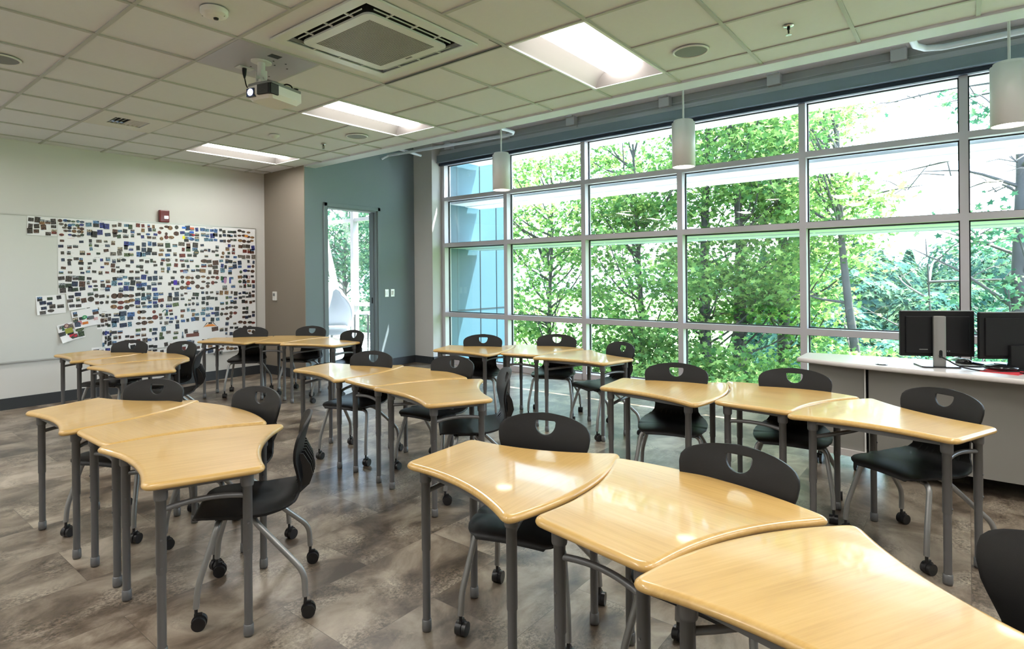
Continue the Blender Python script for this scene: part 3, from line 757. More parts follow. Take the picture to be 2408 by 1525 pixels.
# body axis: lens end points to the whiteboard side, long side towards the right
pb.location = (.055, -.07, -.262); pb.rotation_euler = (0, math.radians(0), math.radians(14))
b = MB(); hx, hy = .155, .122
out = [(-hx+.02, -hy), (hx-.015, -hy), (hx, -hy+.015), (hx, hy-.015), (hx-.015, hy), (-hx+.03, hy), (-hx, hy-.04), (-hx-.008, 0), (-hx, -hy+.025)]
b.prism(out, -.01, .048)
b2 = [(x*.93, y*.93) for x, y in out]; n_ = len(out)
b.add([(x, y, -.01) for x, y in out] + [(x*.8, y*.8, -.04) for x, y in out], [tuple(reversed(range(n_, 2*n_)))] + [(i, n_+i, n_+(i+1) % n_, (i+1) % n_) for i in range(n_)])
b.build('case', 'whiteplastic', pb)
b = MB(); b.prism([(x*.985, y*.985) for x, y in out], .048, .068); b.build('rear_cover', 'speaker', pb)
b = MB(); b.box((-hx-.016, .015, -.026), (-hx+.01, .082, .03)); b.build('lens_recess', 'bluedev', pb)
b = MB(); b.tube([(-hx-.019, .045, .002), (-hx-.006, .045, .002)], .023, 20); b.build('lens', 'lens', pb)
b = MB(); b.box((-hx+.0, -hy-.005, -.02), (-hx+.075, -hy+.02, .052), .004); b.box((-hx-.012,-hy+.0,-.02),(-hx+.02,-.01,.048),.004); b.build('vent_grille', 'matteblack', pb)
b = MB()
for k in range(7):
    b.box((-hx-.0135, -hy+.01, -.016+k*.009), (-hx-.012, -.014, -.012+k*.009)); b.box((-hx+.004, -hy-.0065, -.016+k*.009), (-hx+.072, -hy-.005, -.012+k*.009))
b.build('grille_bars', 'grille', pb)
b = MB(); b.cyl((.12, -.09), .012, .068, .082, 12); b.cyl((.12, -.09), .018, .08, .086, 12); b.build('foot', 'matteblack', pb)
def curve_pts(ps, n=24):
    # Catmull-Rom
    P = [Vector(p) for p in ps]; P = [2*P[0]-P[1]] + P + [2*P[-1]-P[-2]]; out = []
    m = len(P)-3
    for i in range(m):
        for k in range(n):
            t_ = k/n; p0, p1, p2, p3 = P[i:i+4]
            out.append(.5*((2*p1) + (p2-p0)*t_ + (2*p0-5*p1+4*p2-p3)*t_*t_ + (3*p1-p0-3*p2+p3)*t_**3))
    out.append(P[-2]); return out
b = MB(); b.tube(curve_pts([(2.175, 4.07, 2.875), (2.18, 4.04, 2.80), (2.19, 3.96, 2.765), (2.20, 3.89, 2.775), (2.24, 3.82, 2.79), (2.28, 3.77, 2.745)], 8), .0045, 8)
tag(b.build('power_cable', 'matteblack'), 'thin black power cable looping from the ceiling outlet to the projector', 'cable')
b = MB(); b.tube(curve_pts([(2.20, 3.85, 2.82), (2.26, 3.79, 2.80), (2.31, 3.73, 2.755), (2.335, 3.70, 2.73)], 8), .0075, 8); b.tube(curve_pts([(2.27, 3.78, 2.74), (2.30, 3.74, 2.785), (2.33, 3.71, 2.775), (2.335, 3.70, 2.74)], 8), .005, 8)
tag(b.build('signal_cable', 'matteblack'), 'thick black signal cable looped behind the projector mount', 'cable')

# dome camera, sensor, speakers, sprinklers
t = empty('ceiling_camera', (1.597, 3.322, HC-.002), label='white round dome camera on the ceiling tile at upper left', cat='camera')
b = MB(); b.lathe((0, 0), [(.075, 0), (.075, -.022), (.068, -.032), (.045, -.042), (0, -.044)], 36); b.build('body', 'whiteplastic', t)
b = MB(); b.lathe((0, 0), [(.015, -.042), (.013, -.052), (0, -.054)], 20); o = b.build('lens', 'glossblack', t); o.location = (.01, .0, 0)
b = MB(); b.box((.035, -.05, -.038), (.038, -.03, -.020)); b.box((-.045, .045, -.034), (-.04, .055, -.02)); b.build('slots', 'speaker', t)
t = empty('occupancy_sensor', (3.415, 5.766, HC-.002), label='small white round sensor on the ceiling near the far troffer', cat='sensor')
b = MB(); b.lathe((0, 0), [(.052, 0), (.050, -.012), (.03, -.016), (.028, -.03), (0, -.036)], 28); b.build('body', 'whiteplastic', t)
sp0 = None
for n_, (x, y) in enumerate([(.985, 5.17), (4.03, 5.141), (4.015, 1.468)]):
    if sp0 is None:
        sp0 = empty('ceiling_speaker'); b = MB(); b.lathe((0, 0), [(.118, 0), (.118, -.006), (.108, -.009), (.106, -.004)], 40); b.build('rim', 'whiteplastic', sp0)
        b = MB(); b.lathe((0, 0), [(.107, -.004), (.05, -.007), (0, -.0075)], 40); b.build('grille', 'speaker', sp0); sptree = tree_of(sp0); o = sp0
    else: o = copy_tree(sptree)
    o.location = (x, y, HC-.002); tag(o, 'round grey ceiling speaker %s' % ['cut by the picture\'s left edge', 'between the sprinkler and the middle troffer', 'right of the nearest troffer'][n_], 'speaker', 'ceiling speakers')
sk = None
for n_, (x, y) in enumerate([(4.014, 5.736), (4.013, .854)]):
    if sk is None:
        sk = empty('sprinkler'); b = MB(); b.lathe((0, 0), [(.030, 0), (.028, -.004), (.012, -.006), (0, -.006)], 24); b.build('escutcheon', 'chrome', sk)
        b = MB(); b.cyl((0, 0), .009, -.022, -.004, 12); b.tube([(.009, 0, -.02), (.014, 0, -.035), (.004, 0, -.052)], .0025, 8); b.tube([(-.009, 0, -.02), (-.014, 0, -.035), (-.004, 0, -.052)], .0025, 8); b.cyl((0, 0), .003, -.052, -.02, 8); b.build('frame', 'matteblack', sk)
        b = MB(); b.cyl((0, 0), .018, -.056, -.053, 20); b.build('deflector', 'chrome', sk); sktree = tree_of(sk); o = sk
    else: o = copy_tree(sktree)
    o.location = (x, y, HC-.002); tag(o, 'metal fire sprinkler head %s' % ['near the far ceiling speaker', 'right of the nearest ceiling speaker'][n_], 'sprinkler', 'fire sprinklers')

# pendants
pd = None
for n_, y in enumerate([4.215, 2.05, -.225]):
    if pd is None:
        pd = empty('pendant_lamp'); z0, z1 = 2.413, 2.825
        b = MB(); b.lathe((0, 0), [(.098, z0+.012), (.098, z0), (.104, z0), (.104, z1), (.0975, z1+.003)], 40); b.build('shade', 'pendantwhite', pd)
        b = MB(); b.lathe((0, 0), [(.097, z1-.004), (.088, z1+.003), (.088, z1+.020), (.085, z1+.024), (0, z1+.024)], 40); b.build('cap', 'pendantwhite', pd)
        b = MB(); b.cyl((0, 0), .0085, z1+.02, HT, 12); b.build('rod', 'pendantwhite', pd)
        b = MB(); b.lathe((0, 0), [(.098, z0+.010), (.07, z0+.03), (0, z0+.04)], 40); b.build('lamp', 'pendantglow', pd); pdtree = tree_of(pd); o = pd
    else: o = copy_tree(pdtree)
    o.location = (5.40, y, 0); tag(o, 'white cylinder pendant lamp %s' % ['farthest from the camera, near the column', 'in the middle of the window wall', 'large and cut by the right edge of the picture'][n_], 'pendant lamp', 'cylinder pendant lamps by the window')
# sprinkler pipes
b = MB(); z = 3.30
b.tube([(4.82, 4.66, z), (6.05, 4.60, z), (6.17, 4.61, z), (6.235, 4.67, z), (6.25, 4.79, z), (6.10, 6.60, z), (6.06, 6.98, z)], .021, 12)
b.tube([(6.06, 6.95, z), (6.02, 7.0, z-.03), (5.98, 7.03, z-.06)], .018, 12)
b.tube([(5.85, 6.58, z+.03), (6.47, 6.66, z+.02)], .020, 12)
tag(b.build('sprinkler_pipe', 'trimwhite'), 'white pipe bending above the far pendant lamp and running to the column', 'pipe')
b = MB(); b.tube([(4.82, .35, 3.31), (5.85, .345, 3.31), (6.05, .33, 3.30), (6.18, .27, 3.30), (6.245, .15, 3.30), (6.25, -3.2, 3.30)], .026, 14)
tag(b.build('sprinkler_pipe', 'trimwhite'), 'white pipe bending out between the middle and the large pendant lamp', 'pipe')

# ------------------------------------------------------------------ student desks
def outline():
    a, bb, l1, l2, cv, cx = .2200, .4180, .4850, .1960, .0770, .0655
    N0 = np.array([a, -l1]); W0 = np.array([bb, l2]); n = 14; s = np.linspace(0, 1, n)
    d = W0-N0; nn = np.array([-d[1], d[0]])/np.hypot(*d)
    side = [N0+d*k+nn*cx*4*k*(1-k) for k in s]
    top = [np.array([W0[0]*(1-2*k), l2+cv*4*k*(1-k)]) for k in s]
    left = [np.array([-p[0], p[1]]) for p in side[::-1]]
    bot = [np.array([-a+2*a*k, -l1]) for k in s]
    P = np.array(side+top+left+bot)
    Cc = np.vstack([P, P[:1]]); L = np.r_[0, np.cumsum(np.hypot(*np.diff(Cc, axis=0).T))]
    u = np.linspace(0, L[-1], 161)[:-1]; P = np.stack([np.interp(u, L, Cc[:, i]) for i in (0, 1)], 1)
    r = int(.046/(L[-1]/160))+1; K = np.zeros_like(P); wt = 0
    for k in range(-r, r+1):
        K += np.roll(P, k, axis=0); wt += 1
    K = K/wt; tg = np.roll(K, -1, 0)-np.roll(K, 1, 0); tg /= np.hypot(tg[:, 0], tg[:, 1])[:, None]
    return K - np.stack([tg[:, 1], -tg[:, 0]], 1)*.004
def make_desk():
    t = empty('student_desk')
    O = outline(); n = len(O)
    tg = np.roll(O, -1, 0)-np.roll(O, 1, 0); tg /= np.hypot(tg[:, 0], tg[:, 1])[:, None]; nr = np.stack([tg[:, 1], -tg[:, 0]], 1)
    prof = [(.0655, .648), (.022, .648), (.010, .6495), (.003, .654), (0, .6615), (.0025, .668), (.007, .6725), (.014, .6755), (.020, .6762), (.024, .676)]
    vs = []
    for ins, z in prof: vs += [(*(O[i]-nr[i]*ins), z) for i in range(n)]
    fs = []
    for k in range(len(prof)-1):
        for i in range(n): fs.append((k*n+i, k*n+(i+1) % n, (k+1)*n+(i+1) % n, (k+1)*n+i))
    b = MB(); b.add(vs, fs, True)
    for k in (len(prof)-1, 0):
        pl_ = [Vector(vs[k*n+i]) for i in range(n)]
        tri = []
        for a_, b_, c_ in tessellate_polygon([pl_]):
            cr = (pl_[b_]-pl_[a_]).cross(pl_[c_]-pl_[a_]).z
            if abs(cr) < 1e-12: continue
            tri.append((a_, b_, c_) if (cr > 0) == (k > 0) else (a_, c_, b_))
        b.add([p[:] for p in pl_], tri)
    b.build('tabletop', 'maple', t)
    NL = [(.150, -.415), (-.150, -.415)]; WL = [(.285, .125), (-.285, .125)]
    b = MB()
    for (p, q) in ((NL[0], WL[0]), (NL[1], WL[1]), (WL[0], WL[1]), (NL[0], NL[1])):
        d = Vector((q[0]-p[0], q[1]-p[1])); nn = Vector((-d.y, d.x)).normalized()*.012
        vs = [(p[0]+sx*nn.x*1, p[1]+sx*nn.y, z) for z in (.628, .648) for sx in (1, -1)] + [(q[0]+sx*nn.x, q[1]+sx*nn.y, z) for z in (.628, .648) for sx in (1, -1)]
        b.add(vs, [(0,1,3,2), (4,6,7,5), (0,2,6,4), (1,5,7,3), (0,4,5,1), (2,3,7,6)])
    b.build('frame', 'legpaint', t)
    for (x, y) in NL+WL:
        b = MB()
        b.lathe((x, y), [(.0245, .648), (.0245, .600), (.0225, .594), (.0185, .592), (.0185, .325), (.0165, .320), (.0160, .318), (.0160, .03)], 20)
        for z in (.45, .345): b.tube([(x, y-.0215, z), (x, y-.018, z)], .004, 8)
        l = b.build('leg', 'legpaint', t)
        b = MB(); b.lathe((x, y), [(.0165, .048), (.019, .046), (.020, .012), (.018, .002), (0, 0)], 20); b.build('foot_cap', 'legpaint', l)
    for (p, q), bow, zz in (((NL[1], NL[0]), .018, .555), ((WL[1], WL[0]), -.07, .560)):
        pts = [(p[0]+(q[0]-p[0])*k/10, p[1]+bow*4*(k/10)*(1-k/10), zz+.012*4*(k/10)*(1-k/10)) for k in range(11)]
        b = MB(); b.tube(pts, .0105, 12); b.build('crossbar', 'legpaint', t)
    return t

# ------------------------------------------------------------------ chairs
def interp(tab, s):
    for (a, *va), (b_, *vb) in zip(tab[:-1], tab[1:]):
        if s <= b_:
            k = (s-a)/(b_-a) if b_ > a else 0; k2 = k
            return [x+(y-x)*k2 for x, y in zip(va, vb)]
    return tab[-1][1:]
def make_shell():
    prof = [(.232, .412), (.228, .424), (.212, .4335), (.17, .441), (.10, .441), (.02, .434), (-.06, .431), (-.12, .436), (-.165, .452), (-.190, .482), (-.200, .52), (-.198, .57), (-.196, .62), (-.202, .67), (-.214, .72), (-.228, .765), (-.238, .80)]
    P = curve_pts([(0, y, z) for y, z in prof], 5)
    # arc length
    S_ = [0]
    for a, c in zip(P[:-1], P[1:]): S_.append(S_[-1]+(c-a).length)
    tot = S_[-1]
    zs = [p.z for p in P]
    # half width: by y on the seat, by z on the back
    seat = [(-.232, .135), (-.225, .160), (-.21, .178), (-.17, .195), (-.10, .208), (-.02, .214), (.06, .212), (.12, .197), (.165, .170)]
    back = [(.452, .166), (.482, .145), (.52, .140), (.56, .148), (.60, .168), (.64, .190), (.68, .204), (.715, .209), (.74, .206), (.76, .190), (.775, .160), (.787, .120), (.795, .075), (.7995, .03), (.801, .004)]
    V = []; nu = 24; rows_ = []
    for i, p in enumerate(P):
        if p.y > -.165 or p.z < .452: hw = interp(seat, -p.y)[0]; bk = 0
        else: hw = interp(back, p.z)[0]; bk = min(1, (p.z-.452)/.10)
        r = []
        for k in range(nu+1):
            u = -1+2*k/nu; x = u*hw
            xx = x/.21
            y = p.y + bk*.030*xx*xx; z = p.z
            if not bk:
                z += -.012*xx*xx*(1 if p.y > .05 else .3) + .0*xx
                if p.y < -.02: z += .010*xx*xx*min(1, (-p.y-.02)/.1)
            r.append((x, y, z))
        rows_.append(r)
    vs = [q for r in rows_ for q in r]; fs = []
    for i in range(len(rows_)-1):
        for k in range(nu):
            a = i*(nu+1)+k; fs.append((a, a+1, a+nu+2, a+nu+1))
    b = MB(); b.add(vs, fs, True); sh = b.build('shell', 'black')
    md = sh.modifiers.new('s', 'SOLIDIFY'); md.thickness = .0105; md.offset = 0
    # D-shaped handle cutter
    cut = MB(); pts = []
    hw_, z1, z0 = .047, .768, .708
    for k in range(5): a = PI/2*k/4; pts.append((hw_-.008+.008*math.sin(a)*1 if 0 else hw_-.008+.008*math.cos(PI/2-a), z1-.008+.008*math.sin(PI/2-a)))
    for k in range(1, 16): a = PI*k/16; pts.append((hw_*math.cos(a), z1-.012-(z1-.012-z0)*math.sin(a)))
    for k in range(5): a = PI/2*k/4; pts.append((-hw_+.008-.008*math.cos(a), z1-.008+.008*math.sin(a)))
    n = len(pts)
    cut.add([(x, -.5, z) for x, z in pts]+[(x, .0, z) for x, z in pts], [tuple(range(n)), tuple(reversed(range(n, 2*n)))]+[(i, n+i, n+(i+1) % n, (i+1) % n) for i in range(n)])
    co = cut.build('handle_cut', 'black')
    bm = bmesh.new(); bm.from_mesh(co.data); bmesh.ops.recalc_face_normals(bm, faces=bm.faces); bm.to_mesh(co.data); bm.free()
    bo = sh.modifiers.new('b', 'BOOLEAN'); bo.operation = 'DIFFERENCE'; bo.object = co; bo.solver = 'EXACT'
    bv = sh.modifiers.new('v', 'BEVEL'); bv.width = .003; bv.segments = 2; bv.limit_method = 'ANGLE'; bv.angle_limit = math.radians(50)
    bpy.context.view_layer.update()
    dg = bpy.context.evaluated_depsgraph_get()
    me = bpy.data.meshes.new_from_object(sh.evaluated_get(dg))
    sh.modifiers.clear(); sh.data = me; me.materials.clear(); me.materials.append(M['black'])
    bpy.data.objects.remove(co)
    smooth_by_angle(sh, 42)
    return sh
def make_chair():
    t = empty('student_chair')
    sh = make_shell(); sh.parent = t
    # vertical ribs behind the lumbar area
    b = MB()
    for k in range(7):
        x = (k-3)*.040
        pts = [(.46, -.180), (.50, -.212), (.55, -.222), (.60, -.220), (.65, -.212)]
        w2 = .0045; xs = [x*(.75+.35*abs(z-.50)/.15) for z, y in pts]
        for a in range(len(pts)-1):
            (za, ya), (zb, yb) = pts[a], pts[a+1]; yo = .030*(xs[a]/.21)**2
            da = .026*math.sin(PI*(a)/(len(pts)-1))+.004; db = .026*math.sin(PI*(a+1)/(len(pts)-1))+.004
            b.add([(xs[a]-w2, ya+yo+.012, za), (xs[a]+w2, ya+yo+.012, za), (xs[a]+w2, ya+yo-da, za), (xs[a]-w2, ya+yo-da, za),
                   (xs[a+1]-w2, yb+yo+.012, zb), (xs[a+1]+w2, yb+yo+.012, zb), (xs[a+1]+w2, yb+yo-db, zb), (xs[a+1]-w2, yb+yo-db, zb)],
                  [(0,1,2,3),(7,6,5,4),(0,4,5,1),(1,5,6,2),(2,6,7,3),(3,7,4,0)])
    b.build('back_ribs', 'blackribs', t)
    b = MB(); b.box((-.14, -.06, .395), (.14, .15, .428), .008); b.build('seat_bracket', 'blackribs', t)
    def bend(pts, r=.03):
        out = [Vector(pts[0])]
        for a, c, d in zip(pts[:-2], pts[1:-1], pts[2:]):
            a, c, d = Vector(a), Vector(c), Vector(d); l = min(r, (a-c).length*.45, (d-c).length*.45)
            p0 = c+(a-c).normalized()*l; p1 = c+(d-c).normalized()*l
            for k in range(6): s = k/5; out.append((1-s)**2*p0+2*s*(1-s)*c+s*s*p1)
        out.append(Vector(pts[-1])); return out
    for sx in (1, -1):
        for path, cp in (([(0, .125, .400), (sx*.178, .130, .400), (sx*.214, .200, .17), (sx*.217, .207, .085)], (sx*.217, .207)),
                         ([(0, .000, .398), (sx*.155, .000, .398), (sx*.232, -.212, .185), (sx*.237, -.216, .085)], (sx*.237, -.216))):
            b = MB(); b.tube(bend(path, .045), .0125, 14); l = b.build('leg', 'silver', t)
            c = MB(); x, y = cp
            c.cyl((x, y), .007, .060, .088, 10)
            dx = .012 if sx > 0 else -.004
            yy = y-.012
            for o in (-.013, .013):
                c.tube([(x+o-.009, yy, .027), (x+o+.009, yy, .027)], .027, 22)
            c.tube([(x-.005, yy, .030), (x+.005, yy, .030)], .030, 18)
            c.box((x-.006, yy-.012, .03), (x+.006, yy+.02, .066), .004)
            c.build('caster', 'caster', l)
    return t

desks = {'F1': (1.806, 1.289, 182.0), 'F2': (1.898, 0.751, 260.0), 'F3': (1.573, 0.28, 331.9), 'L1': (1.188, 2.65, 338.7), 'L2': (1.4, 3.183, 269.9), 'L3': (1.197, 3.697, 195.3), 'M1': (2.902, 3.769, 188.5), 'M2': (3.048, 3.235, 263.2), 'M3': (2.781, 2.723, 331.1), 'R1': (3.687, 1.431, 184.9), 'R2': (3.922, 0.908, 265.5), 'R3': (3.652, 0.413, 338.5), 'W1': (4.531, 3.785, 198.1), 'W2': (4.899, 3.343, 279.3), 'W3': (4.677, 2.774, 348.0), 'G1': (3.568, 6.741, 216.8), 'G2': (4.007, 6.388, 295.1), 'G3': (3.969, 5.791, 5.6), 'K1': (1.979, 5.474, 343.9), 'K2': (2.231, 6.003, 271.7), 'K3': (2.017, 6.539, 192.4)}
chairs = {
 'F1': (1.955, 1.395, 106), 'F2': (1.953, .657, 84), 'F3': (1.674, -.041, 47), 'L1': (1.358, 2.465, 54), 'L2': (1.509, 3.056, 97), 'L3': (1.28, 3.738, 118),
 'M1': (2.923, 3.747, 106), 'M2': (3.092, 3.042, 94), 'M3': (2.923, 2.522, 45.7), 'R1': (3.731, 1.504, 105), 'R2': (3.939, .838, 98), 'R3': (3.705, .225, 56),
 'W1': (4.508, 3.832, 117), 'W2': (4.956, 3.225, 113), 'W3': (4.703, 2.537, 62), 'G1': (3.629, 6.78, 140), 'G2': (4.095, 6.306, 117), 'G3': (4.014, 5.482, 91),
 'K3': (2.069, 6.398, 119), 'K2': (2.321, 5.887, 104), 'K1': (2.164, 5.299, 59.9)}
clus = {'F': 'front right trio', 'L': 'front left trio', 'M': 'central trio', 'R': 'trio before the counter', 'W': 'trio along the windows', 'G': 'trio before the doorway', 'K': 'trio before the whiteboard'}
pos = {'F': ['left desk', 'middle desk', 'nearest desk'], 'L': ['nearest desk', 'middle desk', 'farthest desk'], 'M': ['farthest desk', 'middle desk', 'nearest desk'], 'R': ['left desk', 'middle desk', 'right desk'], 'W': ['left desk', 'middle desk', 'right desk'], 'G': ['left desk', 'middle desk', 'right desk'], 'K': ['nearest desk', 'middle desk', 'farthest desk']}
dk = make_desk(); dtree = tree_of(dk); ch = make_chair(); ctree = tree_of(ch)
bpy.context.view_layer.update()
for n_, (k, (x, y, a)) in enumerate(desks.items()):
    o = dk if n_ == 0 else copy_tree(dtree); o.location = (x, y, 0); o.rotation_euler = (0, 0, math.radians(a))
    o.scale = (1.01, .953, 1) if k == 'F1' else (1, 1, 1)
    tag(o, 'maple-topped wing desk, %s of the %s' % (pos[k[0]][int(k[1])-1], clus[k[0]]), 'desk', 'wing-shaped student desks')
for n_, (k, (x, y, a)) in enumerate(chairs.items()):
    o = ch if n_ == 0 else copy_tree(ctree); o.location = (x, y, 0); o.rotation_euler = (0, 0, math.radians(a))
    tag(o, 'black caster chair at the %s of the %s' % (pos[k[0]][int(k[1])-1], clus[k[0]]), 'chair', 'black student chairs on casters')

# ------------------------------------------------------------------ teacher counter
t = empty('teacher_counter', (5.0, 0, 0), label='long pale-topped counter with grey panels standing before the window at right', cat='counter')
zt = .78; cx0 = 5.0
front = [(4.865, 1.0), (4.76, .666), (4.70, .34), (4.665, .06), (4.62, -.245), (4.56, -.70), (4.48, -1.6)]
rearl = [(5.33, -1.6), (5.31, -.7), (5.29, .4), (5.225, 1.0)]
fp = [(p.x-cx0, p.y) for p in curve_pts([(x, y, 0) for x, y in front], 4)]; bp_ = [(x-cx0, y) for x, y in rearl]
pl = fp + bp_
b = MB(); cxm = sum(p[0] for p in pl)/len(pl); 
def inset(pl, d):
    P = [Vector((x, y)) for x, y in pl]; out = []
    for i, p in enumerate(P):
        a = (p-P[i-1]).normalized(); c = (P[(i+1) % len(P)]-p).normalized(); tn = (a+c).normalized(); out.append((p.x-tn.y*d*1, p.y+tn.x*d*1))
    return out
area = sum(pl[i][0]*pl[(i+1) % len(pl)][1]-pl[(i+1) % len(pl)][0]*pl[i][1] for i in range(len(pl)))
sgn = 1 if area > 0 else -1
lay = [(.02, zt-.034), (.004, zt-.032), (0, zt-.024), (0, zt-.010), (.004, zt-.002), (.012, zt)]
n = len(pl); vs = []
for d, z in lay: vs += [(x, y, z) for x, y in inset(pl, sgn*d)]
fs = [(k*n+i, k*n+(i+1) % n, (k+1)*n+(i+1) % n, (k+1)*n+i) for k in range(len(lay)-1) for i in range(n)]
b.add(vs, fs, True); b.add(vs[-n:], [tuple(range(n))]); b.add(vs[:n], [tuple(reversed(range(n)))]); b.build('worktop', 'laminate', t)
b = MB(); b.prism([(4.915-cx0, .93), (4.86-cx0, .575), (5.20-cx0, .555), (5.20-cx0, .93)], .15, zt-.034); b.build('end_cabinet', 'panel', t)
b = MB(); b.prism([(4.885-cx0, .955), (4.832-cx0, .565), (5.20-cx0, .545), (5.20-cx0, .955)], .105, .15)
b.build('cart_rail', 'laminate', t)
b = MB(); b.prism([(4.845-cx0, .545), (4.80-cx0, .30), (4.80-cx0, -.3), (4.77-cx0, -1.55), (4.80-cx0, -1.55), (4.83-cx0, -.3), (4.83-cx0, .30), (4.875-cx0, .545)], .115, zt-.034); b.build('front_panel', 'panel', t)
b = MB(); b.box((4.90-cx0, .548, .06), (5.2-cx0, .562, zt-.034)); b.build('divider', 'gasket', t)
b = MB(); b.box((4.852-cx0, .562, .15), (4.862-cx0, .572, zt-.034)); b.build('edge_strip', 'whiteplastic', t)
b = MB(); b.box((5.25-cx0, -1.5, .0), (5.28-cx0, .5, zt-.034)); b.build('modesty_panel', 'matteblack', t)
for (x, y) in ((4.93, .87), (4.90, .62), (5.14, .87), (5.14, .62)):
    c = MB(); x -= cx0
    c.cyl((x, y), .008, .07, .105, 10)
    for o in (-.014, .014): c.tube([(x, y+o-.009, .036), (x, y+o+.009, .036)], .036, 22)
    c.box((x-.014, y-.006, .04), (x+.014, y+.006, .075), .003); c.build('caster', 'caster', t)
b = MB(); b.cyl((4.815, .465), .036, zt, zt+.004, 28); b.cyl((4.815, .465), .026, zt+.004, zt+.006, 28)
tag(b.build('cable_grommet', 'glossblack'), 'round black cable grommet in the counter top left of the monitor', 'grommet')

# monitors
def monitor(name, label, loc, ang, tilt, W, Hh, zc, stand=True):
    t = empty(name, (loc[0], loc[1], zt), ang, label, 'monitor')
    b = MB(); z0 = zc-Hh/2-zt; z1 = zc+Hh/2-zt
    b.box((-W/2, .028, z0), (W/2, .052, z1), .006); b.box((-W/2+.03, .018, z0+.02), (W/2-.03, .03, z1-.035), .005); b.build('display_case', 'matteblack', t)
    b = MB(); b.box((-W/2+.008, .0522, z0+.012), (W/2-.008, .0535, z1-.01)); b.build('screen', 'glossblack', t)
    b = MB(); b.box((-W/2+.004, .024, z1-.004), (W/2-.004, .05, z1+.0015), .001); b.build('top_edge', 'speaker', t)
    if stand:
        b = MB(); pts = rsq(.018, .012, 4); pts = [(x*2.0, y*.9) for x, y in pts]; b.prism(pts, .008, z1-.035, True); o = b.build('stand_column', 'silver', t); smooth_by_angle(o, 40)
        b2 = MB(); b2.prism([(x*.86, y*.8) for x, y in pts], z1-.035, z1-.034); b2.build('column_cap', 'warmplastic', o)
        b2 = MB(); b2.prism([(x*.010, -.0175) for x in (-1, 1)] + [(.010, -.0155), (-.010, -.0155)], .065, .105); b2.tube([(0,-.0172,.105),(0,-.0155,.105)], .010, 16); b2.build('cable_hole', 'matteblack', o)
        b = MB(); b.prism([(-.115, -.03), (-.10, -.045), (.10, -.045), (.115, -.03), (.10, .12), (-.10, .12)], .0, .010); b.build('stand_base', 'glossblack', t)
        b = MB(); [b.box((.052+.012*k, .0172, z0+.035), (.058+.012*k, .018, z0+.041)) for k in range(2)]; b.cyl((.060, .0172), .001, .1, .101, 6); b.box((-.11, .0172, z0+.045), (-.06, .018, z0+.050)); b.build('rear_label', 'speaker', t)
    else:
        b = MB(); b.box((-.05, .0, .0), (.06, .03, .16), .005); b.box((-.11, -.04, 0), (.11, .10, .012), .003); b.build('stand', 'matteblack', t)
    return t
ang1 = math.atan2(-.89, .455)
# local +y must point away from the camera: rotate local x to (.455,-.89)
m1 = monitor('monitor', 'black flat monitor with a silver stand, seen from behind, left of the two', (4.903, .153), ang1, 0, .435, .305, 1.0)
m2 = monitor('monitor', 'black flat monitor cut by the right edge of the picture', (5.02, -.245), math.atan2(-.80, .60), 0, .44, .30, 1.0, False)
# cables, mouse, phone, folder
b = MB(); b.tube(curve_pts([(4.875, .155, .86), (4.865, .11, .835), (4.87, .05, .800), (4.86, -.02, .786), (4.85, -.10, .784), (4.87, -.16, .785), (4.92, -.24, .786)], 8), .0045, 8)
tag(b.build('monitor_cable', 'matteblack'), 'black cable running from the silver monitor stand across the counter', 'cable')
b = MB(); b.tube(curve_pts([(4.98, .10, .784), (5.02, .04, .784), (5.03, -.02, .784), (5.08, -.07, .785), (5.16, -.05, .785)], 8), .004, 8)
tag(b.build('mouse_cable', 'matteblack'), 'thin dark cable lying on the counter between monitor and mouse', 'cable')
t = empty('computer_mouse', (5.19, .03, zt), -.6, 'dark computer mouse on the counter between the two monitors', 'mouse')
b = MB(); b.lathe((0, 0), [(0, .036), (.018, .034), (.030, .024), (.034, .010), (.032, 0), (0, 0)], 24); o = b.build('body', 'glossblack', t); o.scale = (.95, 1.6, 1)
b = MB(); b.box((-.003, .02, .028), (.003, .036, .034), .001); b.build('wheel', 'speaker', t)
t = empty('desk_phone', (4.99, -.155, zt), -.2, 'black conference phone lying on the red folder', 'phone')
b = MB(); b.lathe((0, 0), [(0, .042), (.04, .040), (.075, .030), (.088, .020), (.085, .008), (.06, .004), (0, .004)], 30); b.build('body', 'glossblack', t)
b = MB(); b.box((-.03, -.03, .040), (.03, .03, .0435), .002); b.build('keypad', 'bluedev', t)
b = MB(); b.box((-.09, -.10, 0), (.09, .09, .004)); o = b.build('folder', 'redpaper'); o.location = (4.90, -.165, zt); o.rotation_euler = (0, 0, -.35); tag(o, 'red paper folder on the counter under the phone', 'folder')
t = empty('laptop', (5.20, -.13, zt), -.9, 'thin dark blue closed laptop on the rear edge of the counter', 'laptop')
b = MB(); b.box((-.10, -.07, 0), (.10, .07, .009), .003); b.build('base', 'matteblack', t); b = MB(); b.box((-.10, -.07, .0095), (.10, .07, .016), .003); b.build('lid', 'bluedev', t)
b = MB()
for k in range(3): b.tube(curve_pts([(4.86+.03*k, -.24-.02*k, .786), (4.83+.02*k, -.29, .79+.01*k), (4.88, -.34-.02*k, .80), (4.95, -.30, .787), (4.98+.02*k, -.25, .786)], 8), .005, 8)
tag(b.build('cable_bundle', 'matteblack'), 'tangled bundle of black cables at the right end of the counter', 'cables')

